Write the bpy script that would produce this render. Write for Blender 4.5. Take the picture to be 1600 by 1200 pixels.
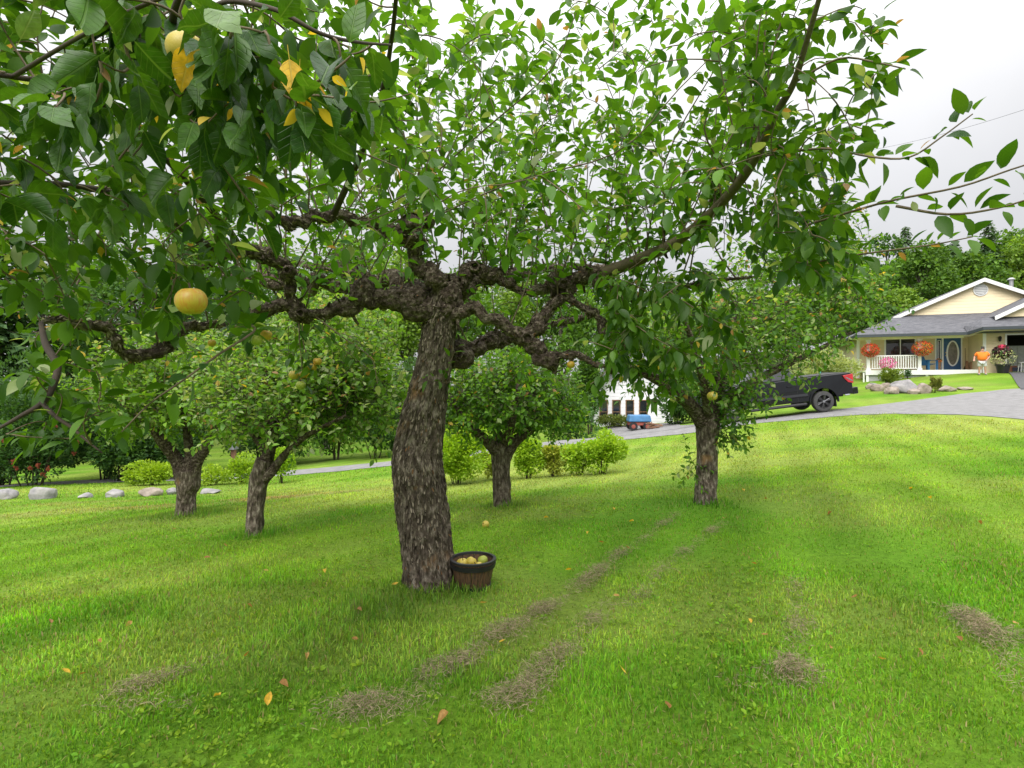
import bpy, bmesh, math, random
import numpy as np
from mathutils import Vector, Matrix, Euler

for _o in list(bpy.data.objects):
    bpy.data.objects.remove(_o, do_unlink=True)
scene = bpy.context.scene
COL = scene.collection
rng = np.random.default_rng(7)
random.seed(7)
R = math.radians

# ------------------------------------------------------------------ camera
CAMZ = 1.5
FPX = 900.0                       # focal length in photograph pixels (1600 wide)
cam_d = bpy.data.cameras.new("camera")
cam_d.sensor_width = 36.0
cam_d.lens = 36.0 * FPX / 1600.0
cam_d.clip_start = 0.05
cam_d.clip_end = 3000
cam = bpy.data.objects.new("camera", cam_d)
cam.location = (0, 0, CAMZ)
cam.rotation_euler = (R(90), 0, 0)
COL.objects.link(cam)
scene.camera = cam

# ------------------------------------------------------------------ world: bright overcast sky
SUN_EL, SUN_AZ = R(46), R(196)
world = bpy.data.worlds.new("World")
scene.world = world
world.use_nodes = True
wn, wl = world.node_tree.nodes, world.node_tree.links
wn.clear()
wo = wn.new("ShaderNodeOutputWorld")
bg = wn.new("ShaderNodeBackground")
sky = wn.new("ShaderNodeTexSky")
sky.sky_type = 'NISHITA'
sky.sun_disc = False
sky.sun_elevation = SUN_EL
sky.sun_rotation = SUN_AZ
sky.air_density = 1.0
sky.dust_density = 3.0
tc = wn.new("ShaderNodeTexCoord")
sep = wn.new("ShaderNodeSeparateXYZ")
wl.new(tc.outputs['Generated'], sep.inputs[0])
ramp = wn.new("ShaderNodeValToRGB")          # overcast: zenith brighter than the horizon
ramp.color_ramp.elements[0].position = 0.0
ramp.color_ramp.elements[0].color = (0.80, 0.80, 0.82, 1)
ramp.color_ramp.elements[1].position = 1.0
ramp.color_ramp.elements[1].color = (1.0, 1.0, 1.0, 1)
ramp.color_ramp.interpolation = 'EASE'
wl.new(sep.outputs['Z'], ramp.inputs[0])
grad = wn.new("ShaderNodeMapRange")
grad.inputs['From Min'].default_value = 0.0
grad.inputs['From Max'].default_value = 1.0
grad.inputs['To Min'].default_value = 0.47
grad.inputs['To Max'].default_value = 2.2
zp = wn.new("ShaderNodeMath"); zp.operation = 'MULTIPLY'
wl.new(sep.outputs['Z'], zp.inputs[0]); wl.new(sep.outputs['Z'], zp.inputs[1]); wl.new(zp.outputs[0], grad.inputs['Value'])
cn = wn.new("ShaderNodeTexNoise")
cn.inputs['Scale'].default_value = 2.2
cn.inputs['Detail'].default_value = 5
wl.new(tc.outputs['Generated'], cn.inputs['Vector'])
cm = wn.new("ShaderNodeMapRange")
cm.inputs['From Min'].default_value = 0.3
cm.inputs['From Max'].default_value = 0.7
cm.inputs['To Min'].default_value = 0.86
cm.inputs['To Max'].default_value = 1.08
wl.new(cn.outputs['Fac'], cm.inputs['Value'])
mul = wn.new("ShaderNodeMath"); mul.operation = 'MULTIPLY'
wl.new(grad.outputs[0], mul.inputs[0]); wl.new(cm.outputs[0], mul.inputs[1])
cl = wn.new("ShaderNodeVectorMath"); cl.operation = 'SCALE'
wl.new(ramp.outputs[0], cl.inputs[0]); wl.new(mul.outputs[0], cl.inputs['Scale'])
ns = wn.new("ShaderNodeVectorMath"); ns.operation = 'SCALE'
wl.new(sky.outputs[0], ns.inputs[0]); ns.inputs['Scale'].default_value = 0.10
mx = wn.new("ShaderNodeMix"); mx.data_type = 'RGBA'
mx.inputs['Factor'].default_value = 0.94     # clouds over the clear sky
wl.new(ns.outputs[0], mx.inputs[6]); wl.new(cl.outputs[0], mx.inputs[7])
wl.new(mx.outputs[2], bg.inputs['Color'])
bg.inputs['Strength'].default_value = 0.92
wl.new(bg.outputs[0], wo.inputs['Surface'])

sun_d = bpy.data.lights.new("sun", 'SUN')
sun_d.energy = 1.5
sun_d.angle = R(40)
sun_d.color = (1.0, 0.97, 0.92)
sun = bpy.data.objects.new("sun", sun_d)
_sd = Vector((math.sin(SUN_AZ) * math.cos(SUN_EL), math.cos(SUN_AZ) * math.cos(SUN_EL), math.sin(SUN_EL)))
sun.rotation_euler = (-_sd).to_track_quat('-Z', 'Y').to_euler()
sun.location = (0, 0, 30)
COL.objects.link(sun)

scene.view_settings.view_transform = 'Standard'
scene.view_settings.look = 'None'
scene.view_settings.exposure = 0.92
scene.view_settings.gamma = 1.0
scene.view_settings.use_curve_mapping = False
scene.cycles.max_bounces = 8
scene.cycles.diffuse_bounces = 4
scene.cycles.glossy_bounces = 3
scene.cycles.transmission_bounces = 6

# ------------------------------------------------------------------ helpers
def P(px, py, d):
    """photograph pixel + distance -> world point (used to survey real positions)"""
    return np.array([(px - 800.0) * d / FPX, d, CAMZ + (600.0 - py) * d / FPX])

def nrm(v):
    v = np.asarray(v, float)
    return v / np.maximum(np.linalg.norm(v, axis=-1, keepdims=True), 1e-9)

def _hash(ix, iy, iz):
    n = (ix.astype(np.int64) * 374761393 + iy.astype(np.int64) * 668265263 + iz.astype(np.int64) * 2147483647) & 0xFFFFFFFF
    n = ((n ^ (n >> 13)) * 1274126177) & 0xFFFFFFFF
    n = (n ^ (n >> 16)) & 0xFFFFFFFF
    n = (n * 2246822519) & 0xFFFFFFFF
    n = (n ^ (n >> 15)) & 0xFFFFFF
    return n.astype(float) / float(0xFFFFFF)

def noise3(x, y, z):
    x, y, z = np.broadcast_arrays(np.asarray(x, float), np.asarray(y, float), np.asarray(z, float))
    ix, iy, iz = np.floor(x), np.floor(y), np.floor(z)
    fx, fy, fz = x - ix, y - iy, z - iz
    ix, iy, iz = ix.astype(np.int64), iy.astype(np.int64), iz.astype(np.int64)
    u, v, w = [f * f * (3 - 2 * f) for f in (fx, fy, fz)]
    def L(a, b, t): return a + (b - a) * t
    r = L(L(L(_hash(ix, iy, iz), _hash(ix + 1, iy, iz), u), L(_hash(ix, iy + 1, iz), _hash(ix + 1, iy + 1, iz), u), v),
          L(L(_hash(ix, iy, iz + 1), _hash(ix + 1, iy, iz + 1), u), L(_hash(ix, iy + 1, iz + 1), _hash(ix + 1, iy + 1, iz + 1), u), v), w)
    return r * 2 - 1

def fbm(x, y, z=0.0, oct=4):
    s, a, f = 0, 1.0, 1.0
    t = 0
    for k in range(oct):
        s = s + a * noise3(np.asarray(x) * f + 17.3 * k, np.asarray(y) * f + 5.1 * k, np.asarray(z) * f + 9.7 * k)
        t += a
        a *= 0.5; f *= 2.03
    return s / t

def mesh_np(name, verts, tris=None, quads=None, tint=None, smooth=False):
    """fast mesh from numpy arrays; tint = per-vertex rgb"""
    me = bpy.data.meshes.new(name)
    verts = np.asarray(verts, np.float32)
    nt = 0 if tris is None else len(tris)
    nq = 0 if quads is None else len(quads)
    loops, starts, totals = [], [], []
    if nt:
        loops.append(np.asarray(tris, np.int32).ravel())
        starts.append(np.arange(nt, dtype=np.int32) * 3)
    if nq:
        loops.append(np.asarray(quads, np.int32).ravel())
        starts.append(nt * 3 + np.arange(nq, dtype=np.int32) * 4)
    loops = np.concatenate(loops); starts = np.concatenate(starts)
    me.vertices.add(len(verts)); me.vertices.foreach_set("co", verts.ravel())
    me.loops.add(len(loops)); me.loops.foreach_set("vertex_index", loops)
    me.polygons.add(nt + nq); me.polygons.foreach_set("loop_start", starts)
    if smooth:
        me.polygons.foreach_set("use_smooth", np.ones(nt + nq, bool))
    me.update(calc_edges=True)
    if tint is not None:
        at = me.color_attributes.new("tint", 'FLOAT_COLOR', 'POINT')
        c = np.ones((len(verts), 4), np.float32); c[:, :3] = tint
        at.data.foreach_set("color", c.ravel())
    return me

def link(name, me, material, parent=None, loc=None):
    o = bpy.data.objects.new(name, me)
    COL.objects.link(o)
    if material is not None and me is not None and not me.materials:
        me.materials.append(material)
    if parent is not None:
        o.parent = parent
    if loc is not None:
        o.location = loc
    return o

def empty(name, loc=(0, 0, 0), rot=(0, 0, 0)):
    o = bpy.data.objects.new(name, None)
    o.empty_display_size = 0.2
    o.location = loc; o.rotation_euler = rot
    COL.objects.link(o)
    return o

def tag(o, label=None, cat=None, group=None, kind=None):
    if label: o["label"] = label
    if cat: o["category"] = cat
    if group: o["group"] = group
    if kind: o["kind"] = kind
    return o

def copy_tree(o, parent=None):
    c = o.copy(); COL.objects.link(c); c.parent = parent
    for ch in list(o.children):
        copy_tree(ch, c)
    return c

class MB:
    """collects simple solids into one mesh"""
    def __init__(s): s.v = []; s.f = []
    def add(s, vs, fs):
        n = len(s.v); s.v += [tuple(map(float, p)) for p in vs]; s.f += [tuple(i + n for i in f) for f in fs]; return s
    def box(s, x0, x1, y0, y1, z0, z1):
        vs = [(x, y, z) for z in (z0, z1) for y in (y0, y1) for x in (x0, x1)]
        return s.add(vs, [(0, 2, 3, 1), (4, 5, 7, 6), (0, 1, 5, 4), (2, 6, 7, 3), (0, 4, 6, 2), (1, 3, 7, 5)])
    def bar(s, a, b, r, n=8, r2=None, cap=True):
        a, b = Vector(a), Vector(b); r2 = r if r2 is None else r2
        d = (b - a).normalized(); u = d.orthogonal().normalized(); w = d.cross(u)
        vs = []
        for p, rr in ((a, r), (b, r2)):
            for k in range(n):
                t = 2 * math.pi * k / n
                vs.append(p + u * (rr * math.cos(t)) + w * (rr * math.sin(t)))
        fs = [(k, (k + 1) % n, n + (k + 1) % n, n + k) for k in range(n)]
        if cap: fs += [tuple(range(n))[::-1], tuple(range(n, 2 * n))]
        return s.add(vs, fs)
    def prism(s, poly, axis, a, b):
        """extrude a 2D polygon; axis 'y': poly is (x,z), axis 'x': poly is (y,z), axis 'z': (x,y)"""
        def q(p, t):
            return {'y': (p[0], t, p[1]), 'x': (t, p[0], p[1]), 'z': (p[0], p[1], t)}[axis]
        n = len(poly)
        vs = [q(p, a) for p in poly] + [q(p, b) for p in poly]
        fs = [(k, (k + 1) % n, n + (k + 1) % n, n + k) for k in range(n)] + [tuple(range(n))[::-1], tuple(range(n, 2 * n))]
        return s.add(vs, fs)
    def lathe(s, prof, n=24, c=(0, 0, 0), axis='z', close=True):
        vs = []
        for (r, h) in prof:
            for k in range(n):
                t = 2 * math.pi * k / n
                a, b = r * math.cos(t), r * math.sin(t)
                vs.append({'z': (c[0] + a, c[1] + b, c[2] + h), 'y': (c[0] + a, c[1] + h, c[2] + b), 'x': (c[0] + h, c[1] + a, c[2] + b)}[axis])
        fs = []
        for i in range(len(prof) - 1):
            for k in range(n):
                fs.append((i * n + k, i * n + (k + 1) % n, (i + 1) * n + (k + 1) % n, (i + 1) * n + k))
        if close:
            fs += [tuple(range(n))[::-1], tuple(range((len(prof) - 1) * n, len(prof) * n))]
        return s.add(vs, fs)
    def build(s, name, material, parent=None, bevel=0.0, smooth=False, loc=None):
        bm = bmesh.new()
        vs = [bm.verts.new(p) for p in s.v]
        for f in s.f:
            try: bm.faces.new([vs[i] for i in f])
            except ValueError: pass
        bmesh.ops.recalc_face_normals(bm, faces=bm.faces)
        if bevel:
            bmesh.ops.bevel(bm, geom=[e for e in bm.edges if e.is_manifold and e.calc_face_angle(0) > 0.5], offset=bevel, segments=2, affect='EDGES', profile=0.5)
        if smooth:
            for f in bm.faces: f.smooth = True
        me = bpy.data.meshes.new(name); bm.to_mesh(me); bm.free()
        if smooth:
            try: me.set_sharp_from_angle(angle=R(40))
            except Exception: pass
        return link(name, me, material, parent, loc)

# ------------------------------------------------------------------ materials
def mat(name, color, rough=0.6, var=0.12, scale=8.0, bump=0.0, bscale=None, metal=0.0, coat=0.0, spec=0.5, stretch=None, color2=None, detail=6):
    m = bpy.data.materials.new(name); m.use_nodes = True
    n, l = m.node_tree.nodes, m.node_tree.links
    b = n["Principled BSDF"]
    b.inputs['Roughness'].default_value = rough
    b.inputs['Metallic'].default_value = metal
    b.inputs['Coat Weight'].default_value = coat
    b.inputs['Specular IOR Level'].default_value = spec
    t = n.new("ShaderNodeTexCoord"); mp = n.new("ShaderNodeMapping")
    l.new(t.outputs['Object'], mp.inputs[0])
    if stretch: mp.inputs['Scale'].default_value = stretch
    nz = n.new("ShaderNodeTexNoise"); nz.inputs['Scale'].default_value = scale; nz.inputs['Detail'].default_value = detail
    nz.inputs['Roughness'].default_value = 0.65
    l.new(mp.outputs[0], nz.inputs['Vector'])
    r = n.new("ShaderNodeValToRGB")
    c = np.array(color)
    c2 = np.array(color2) if color2 is not None else np.clip(c * (1 + var), 0, 1)
    c1 = c if color2 is not None else c * (1 - var)
    r.color_ramp.elements[0].position = 0.32; r.color_ramp.elements[1].position = 0.68
    r.color_ramp.elements[0].color = (*c1, 1); r.color_ramp.elements[1].color = (*c2, 1)
    l.new(nz.outputs['Fac'], r.inputs[0]); l.new(r.outputs[0], b.inputs['Base Color'])
    if bump:
        bn = n.new("ShaderNodeTexNoise"); bn.inputs['Scale'].default_value = bscale or scale * 4; bn.inputs['Detail'].default_value = 6
        l.new(mp.outputs[0], bn.inputs['Vector'])
        bp = n.new("ShaderNodeBump"); bp.inputs['Strength'].default_value = bump; bp.inputs['Distance'].default_value = 0.02
        l.new(bn.outputs['Fac'], bp.inputs['Height']); l.new(bp.outputs[0], b.inputs['Normal'])
    return m

def leaf_mat(name, rough=0.45, transl=0.35, spec=0.5, sat=1.0, boost=1.0):
    """two-sided leaf: diffuse + gloss + light shining through; colour from the per-leaf tint"""
    m = bpy.data.materials.new(name); m.use_nodes = True
    n, l = m.node_tree.nodes, m.node_tree.links
    b = n["Principled BSDF"]; out = n["Material Output"]
    b.inputs['Roughness'].default_value = rough
    b.inputs['Specular IOR Level'].default_value = spec
    a = n.new("ShaderNodeAttribute"); a.attribute_name = "tint"
    l.new(a.outputs['Color'], b.inputs['Base Color'])
    tr = n.new("ShaderNodeBsdfTranslucent")
    g = n.new("ShaderNodeMix"); g.data_type = 'RGBA'; g.blend_type = 'MULTIPLY'
    g.inputs['Factor'].default_value = 1.0
    g.inputs[7].default_value = (1.75, 1.7, 0.6, 1)
    l.new(a.outputs['Color'], g.inputs[6]); l.new(g.outputs[2], tr.inputs['Color'])
    mx = n.new("ShaderNodeMixShader"); mx.inputs[0].default_value = transl
    l.new(b.outputs[0], mx.inputs[1]); l.new(tr.outputs[0], mx.inputs[2]); l.new(mx.outputs[0], out.inputs['Surface'])
    return m

M = {}
M['leaf'] = leaf_mat('apple_leaf', 0.45, 0.45, spec=0.35)
M['leaf_far'] = leaf_mat('far_leaf', 0.6, 0.32, spec=0.3)
M['grass'] = leaf_mat('grass_blade', 0.6, 0.40, spec=0.2)
M['dry'] = leaf_mat('dry_grass', 0.8, 0.15, spec=0.1)
M['petal'] = leaf_mat('petal', 0.6, 0.06, spec=0.2)

def near_leaf_mat(name, c1, c2, vein):
    m = bpy.data.materials.new(name); m.use_nodes = True
    n, l = m.node_tree.nodes, m.node_tree.links
    b = n["Principled BSDF"]; out = n["Material Output"]
    b.inputs['Roughness'].default_value = 0.42; b.inputs['Specular IOR Level'].default_value = 0.35
    t = n.new("ShaderNodeTexCoord"); s = n.new("ShaderNodeSeparateXYZ"); l.new(t.outputs['Object'], s.inputs[0])
    oi = n.new("ShaderNodeObjectInfo")
    base = n.new("ShaderNodeMix"); base.data_type = 'RGBA'
    base.inputs[6].default_value = (*c1, 1); base.inputs[7].default_value = (*c2, 1)
    l.new(oi.outputs['Random'], base.inputs['Factor'])
    ab = n.new("ShaderNodeMath"); ab.operation = 'ABSOLUTE'; l.new(s.outputs['Y'], ab.inputs[0])
    # side veins run forward from the midrib
    sub = n.new("ShaderNodeMath"); sub.operation = 'MULTIPLY_ADD'; sub.inputs[1].default_value = -0.9
    l.new(ab.outputs[0], sub.inputs[0]); l.new(s.outputs['X'], sub.inputs[2])
    sc = n.new("ShaderNodeMath"); sc.operation = 'MULTIPLY'; sc.inputs[1].default_value = 46.0; l.new(sub.outputs[0], sc.inputs[0])
    sn = n.new("ShaderNodeMath"); sn.operation = 'SINE'; l.new(sc.outputs[0], sn.inputs[0])
    vr = n.new("ShaderNodeMapRange"); vr.inputs['From Min'].default_value = 0.86; vr.inputs['From Max'].default_value = 1.0
    vr.inputs['To Max'].default_value = 0.22
    l.new(sn.outputs[0], vr.inputs['Value'])
    mr = n.new("ShaderNodeMapRange"); mr.inputs['From Min'].default_value = 0.010; mr.inputs['From Max'].default_value = 0.022
    mr.inputs['To Min'].default_value = 0.6; mr.inputs['To Max'].default_value = 0.0
    l.new(ab.outputs[0], mr.inputs['Value'])
    mxm = n.new("ShaderNodeMath"); mxm.operation = 'MAXIMUM'; l.new(vr.outputs[0], mxm.inputs[0]); l.new(mr.outputs[0], mxm.inputs[1])
    nz = n.new("ShaderNodeTexNoise"); nz.inputs['Scale'].default_value = 5; nz.inputs['Detail'].default_value = 5
    l.new(t.outputs['Object'], nz.inputs['Vector'])
    vm = n.new("ShaderNodeMapRange"); vm.inputs['From Min'].default_value = 0.3; vm.inputs['From Max'].default_value = 0.7
    vm.inputs['To Min'].default_value = 0.7; vm.inputs['To Max'].default_value = 1.25
    l.new(nz.outputs['Fac'], vm.inputs['Value'])
    vs = n.new("ShaderNodeVectorMath"); vs.operation = 'SCALE'; l.new(base.outputs[2], vs.inputs[0]); l.new(vm.outputs[0], vs.inputs['Scale'])
    cx = n.new("ShaderNodeMix"); cx.data_type = 'RGBA'; cx.inputs[7].default_value = (*vein, 1)
    l.new(mxm.outputs[0], cx.inputs['Factor']); l.new(vs.outputs[0], cx.inputs[6])
    l.new(cx.outputs[2], b.inputs['Base Color'])
    bp = n.new("ShaderNodeBump"); bp.inputs['Strength'].default_value = 0.5; bp.inputs['Distance'].default_value = 0.02
    bp.invert = True
    l.new(mxm.outputs[0], bp.inputs['Height']); l.new(bp.outputs[0], b.inputs['Normal'])
    tr = n.new("ShaderNodeBsdfTranslucent")
    g = n.new("ShaderNodeMix"); g.data_type = 'RGBA'; g.blend_type = 'MULTIPLY'; g.inputs['Factor'].default_value = 1.0
    g.inputs[7].default_value = (1.7, 1.6, 0.6, 1)
    l.new(cx.outputs[2], g.inputs[6]); l.new(g.outputs[2], tr.inputs['Color'])
    mx = n.new("ShaderNodeMixShader"); mx.inputs[0].default_value = 0.34
    l.new(b.outputs[0], mx.inputs[1]); l.new(tr.outputs[0], mx.inputs[2]); l.new(mx.outputs[0], out.inputs['Surface'])
    return m
M['leaf_green'] = near_leaf_mat('leaf_green', (0.018, 0.062, 0.006), (0.062, 0.15, 0.012), (0.11, 0.20, 0.04))
M['leaf_pale'] = near_leaf_mat('leaf_pale', (0.09, 0.17, 0.045), (0.14, 0.23, 0.07), (0.19, 0.26, 0.11))
M['leaf_yellow'] = near_leaf_mat('leaf_yellow', (0.62, 0.36, 0.03), (0.70, 0.45, 0.05), (0.55, 0.42, 0.10))
M['leaf_brown'] = near_leaf_mat('leaf_brown', (0.26, 0.12, 0.03), (0.46, 0.27, 0.08), (0.34, 0.20, 0.07))

def bark_mat(name, c1, c2, c3, c4, stretch=(11, 11, 4.5)):
    m = bpy.data.materials.new(name); m.use_nodes = True
    n, l = m.node_tree.nodes, m.node_tree.links
    b = n["Principled BSDF"]; b.inputs['Roughness'].default_value = 0.9; b.inputs['Specular IOR Level'].default_value = 0.2
    t = n.new("ShaderNodeTexCoord"); mp = n.new("ShaderNodeMapping"); mp.inputs['Scale'].default_value = stretch
    l.new(t.outputs['Object'], mp.inputs[0])
    nz = n.new("ShaderNodeTexNoise"); nz.inputs['Scale'].default_value = 2.2; nz.inputs['Detail'].default_value = 8; nz.inputs['Roughness'].default_value = 0.7
    l.new(mp.outputs[0], nz.inputs['Vector'])
    r = n.new("ShaderNodeValToRGB"); r.color_ramp.elements[0].position = 0.30; r.color_ramp.elements[1].position = 0.72
    r.color_ramp.elements[0].color = (*c1, 1); r.color_ramp.elements[1].color = (*c3, 1)
    e = r.color_ramp.elements.new(0.5); e.color = (*c2, 1)
    l.new(nz.outputs['Fac'], r.inputs[0])
    n2 = n.new("ShaderNodeTexNoise"); n2.inputs['Scale'].default_value = 3.0; n2.inputs['Detail'].default_value = 4
    l.new(t.outputs['Object'], n2.inputs['Vector'])
    r2 = n.new("ShaderNodeMapRange"); r2.inputs['From Min'].default_value = 0.62; r2.inputs['From Max'].default_value = 0.72; r2.inputs['To Max'].default_value = 0.6
    l.new(n2.outputs['Fac'], r2.inputs['Value'])
    mx = n.new("ShaderNodeMix"); mx.data_type = 'RGBA'; mx.inputs[7].default_value = (*c4, 1)
    l.new(r2.outputs[0], mx.inputs['Factor']); l.new(r.outputs[0], mx.inputs[6]); l.new(mx.outputs[2], b.inputs['Base Color'])
    vo = n.new("ShaderNodeTexVoronoi"); vo.inputs['Scale'].default_value = 2.4
    l.new(mp.outputs[0], vo.inputs['Vector'])
    ad = n.new("ShaderNodeMath"); ad.operation = 'ADD'; l.new(nz.outputs['Fac'], ad.inputs[0]); l.new(vo.outputs['Distance'], ad.inputs[1])
    bp = n.new("ShaderNodeBump"); bp.inputs['Strength'].default_value = 1.0; bp.inputs['Distance'].default_value = 0.035
    l.new(ad.outputs[0], bp.inputs['Height']); l.new(bp.outputs[0], b.inputs['Normal'])
    return m
M['bark'] = bark_mat('apple_bark', (0.018, 0.013, 0.010), (0.115, 0.090, 0.068), (0.44, 0.38, 0.31), (0.30, 0.17, 0.07))
M['bark_limb'] = bark_mat('gnarled_limb_bark', (0.022, 0.015, 0.011), (0.090, 0.066, 0.050), (0.36, 0.30, 0.235), (0.26, 0.25, 0.17), stretch=(12, 12, 12))
M['bark_smooth'] = mat('smooth_branch_bark', (0.11, 0.085, 0.05), 0.75, 0.3, 18, 0.3)
M['twig'] = mat('twig', (0.045, 0.031, 0.020), 0.8, 0.35, 6)
M['shoot'] = mat('shoot', (0.12, 0.088, 0.05), 0.7, 0.3, 6)
M['bark_far'] = bark_mat('far_bark', (0.05, 0.04, 0.032), (0.12, 0.10, 0.085), (0.22, 0.19, 0.16), (0.2, 0.2, 0.14), stretch=(8, 8, 2))

# ------------------------------------------------------------------ terrain
CTRL = []
def cp(px, py, d): CTRL.append(tuple(P(px, py, d)))
def cw(x, y, h): CTRL.append((x, y, CAMZ + h))
for a in [(672, 912, 4.5), (740, 918, 4.4), (800, 1133, 2.55), (0, 1133, 2.5), (1600, 1133, 2.42), (1103, 786, 7.5), (785, 790, 8.3),
          (397, 836, 7.0), (290, 804, 9.3), (70, 781, 14), (240, 774, 14.5), (330, 772, 14.6), (700, 757, 13), (940, 741, 13),
          (380, 748, 20), (620, 727, 20), (870, 697, 21), (1080, 677, 21.3), (1155, 666, 21.2), (1290, 652, 21.2), (1440, 645, 19.5), (1600, 657, 15.5),
          (380, 740, 22.6), (620, 720, 22.6), (870, 689, 23.4), (1080, 667, 23.5), (1155, 659, 23.3), (1288, 644, 23.2),
          (1450, 625, 26), (1600, 609, 27.5), (1600, 581, 36), (1500, 586, 35.5), (1535, 583.5, 35.2), (1560, 583, 35.6), (1340, 606, 36), (1440, 611, 30), (1560, 604, 30),
          (965, 664, 32), (1040, 660, 32), (890, 690, 27), (1300, 720, 11), (1240, 612, 33), (20, 782, 14), (0, 765, 18)]:
    cp(*a)
for a in [(0, 0, -1.47), (6, 0, -1.3), (-6, 0, -1.75), (-10, 5, -2.2), (0, -10, -1.3), (14, 4, -1.05), (14, 10, -1.02), (26, 10, -0.5), (26, 20, -0.45),
          (-20, 14, -3.2), (-22, 24, -4.2), (-28, 45, -4.8), (-10, 45, -3.6), (0, 50, -2.4), (12, 45, -0.6), (30, 50, 1.6), (50, 45, 2.0), (30, 70, 3.5), (0, 90, -1),
          (-50, 90, -5), (60, 90, 6), (-60, 20, -5.5), (90, 20, 1), (90, 140, 9), (-60, 140, -4), (15, 140, 2), (-60, -20, -4), (90, -20, 0.5)]:
    cw(*a)
CTRL = np.array(CTRL)
def _tps_fit(pts, lam=0.02):
    x = pts[:, :2] / 10.0; z = pts[:, 2]; n = len(x)
    d = np.linalg.norm(x[:, None] - x[None], axis=2)
    K = np.where(d > 0, d * d * np.log(d + 1e-12), 0) + lam * np.eye(n) * 0.05
    A = np.zeros((n + 3, n + 3)); A[:n, :n] = K
    A[:n, n] = 1; A[:n, n + 1:] = x; A[n, :n] = 1; A[n + 1:, :n] = x.T
    w = np.linalg.solve(A, np.concatenate([z, np.zeros(3)]))
    return x, w
_TX, _TW = _tps_fit(CTRL)
def ter(x, y):
    x, y = np.broadcast_arrays(np.asarray(x, float), np.asarray(y, float))
    sh = x.shape
    q = np.stack([np.clip(x, -60, 90).ravel(), np.clip(y, -20, 140).ravel()], 1) / 10.0
    out = np.empty(len(q))
    for i in range(0, len(q), 20000):
        qq = q[i:i + 20000]
        d = np.linalg.norm(qq[:, None] - _TX[None], axis=2)
        out[i:i + 20000] = np.where(d > 0, d * d * np.log(d + 1e-12), 0) @ _TW[:-3] + _TW[-3] + qq @ _TW[-2:]
    return out.reshape(sh)
def G(px, py, dmax=60):
    """where the ray through a pixel meets the ground"""
    d = np.concatenate([np.arange(1.5, 12, 0.02), np.arange(12, dmax, 0.1)])
    x = (px - 800) * d / FPX; z = CAMZ + (600 - py) * d / FPX
    g = ter(x, d)
    k = np.argmax(z <= g)
    return np.array([x[k], d[k], g[k]])

def lawn_color(x, y):
    """albedo of the lawn: lush, yellowed and worn areas"""
    x = np.asarray(x, float); y = np.asarray(y, float)
    n1 = fbm(x * 0.35, y * 0.35, 3.0, 4); n2 = fbm(x * 1.7, y * 1.7, 8.0, 3); n3 = fbm(x * 0.12, y * 0.16, 1.0, 3)
    lush = np.array([0.105, 0.245, 0.014]); mid = np.array([0.185, 0.315, 0.024]); yel = np.array([0.32, 0.38, 0.08]); tan = np.array([0.30, 0.235, 0.095])
    s = np.clip(0.5 + n1 * 1.1 + n2 * 0.35, 0, 1)[..., None]
    c = lush * (1 - s) + mid * s
    # drier band on the rise towards the drive, and away from the apple trees
    dry = np.clip((y - 7.0) / 6.0, 0, 1) * np.clip(0.50 + n3 * 1.2 + 0.6 * n1, 0, 1)
    edge = np.clip((y - 16.0) / 3.0, 0, 1)
    dry = dry * (1 - 0.8 * edge) * 0.8
    c = c * (1 - dry[..., None]) + yel * dry[..., None]
    # worn strip near the stones on the low side
    worn = np.clip(1 - np.abs(y - (12.4 + 0.05 * x)) / 1.9, 0, 1) * np.clip((-x - 1.5) / 3.0, 0, 1) * np.clip(0.45 + 2.2 * fbm(x * 0.8, y * 1.9, 5.0, 3), 0, 1)
    c = c * (1 - worn[..., None]) + tan * worn[..., None]
    th = np.clip(0.15 + 1.5 * fbm(x * 0.55 + 7, y * 0.8, 22.0, 4), 0, 0.45)
    c = c * (1 - th[..., None]) + np.array([0.27, 0.32, 0.07]) * th[..., None]
    # mower stripes curving up the slope
    st = np.sin((x * 0.93 - y * 0.40) * 2 * np.pi / 1.0 + 1.2 * n3)
    c = c * (1 + 0.12 * st[..., None])
    return np.clip(c * (1 + 0.12 * n2[..., None]), 0, 1)

def tint_ground_mat():
    m = bpy.data.materials.new('lawn'); m.use_nodes = True
    n, l = m.node_tree.nodes, m.node_tree.links
    b = n["Principled BSDF"]; b.inputs['Roughness'].default_value = 0.95; b.inputs['Specular IOR Level'].default_value = 0.1
    a = n.new("ShaderNodeAttribute"); a.attribute_name = "tint"
    t = n.new("ShaderNodeTexCoord")
    nz = n.new("ShaderNodeTexNoise"); nz.inputs['Scale'].default_value = 22; nz.inputs['Detail'].default_value = 8; nz.inputs['Roughness'].default_value = 0.75
    l.new(t.outputs['Object'], nz.inputs['Vector'])
    vm = n.new("ShaderNodeMapRange"); vm.inputs['From Min'].default_value = 0.3; vm.inputs['From Max'].default_value = 0.7
    vm.inputs['To Min'].default_value = 0.55; vm.inputs['To Max'].default_value = 1.25
    l.new(nz.outputs['Fac'], vm.inputs['Value'])
    vs = n.new("ShaderNodeVectorMath"); vs.operation = 'SCALE'; l.new(a.outputs['Color'], vs.inputs[0]); l.new(vm.outputs[0], vs.inputs['Scale'])
    l.new(vs.outputs[0], b.inputs['Base Color'])
    bp = n.new("ShaderNodeBump"); bp.inputs['Strength'].default_value = 0.8; bp.inputs['Distance'].default_value = 0.05
    l.new(nz.outputs['Fac'], bp.inputs['Height']); l.new(bp.outputs[0], b.inputs['Normal'])
    return m
M['lawn'] = tint_ground_mat()

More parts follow.
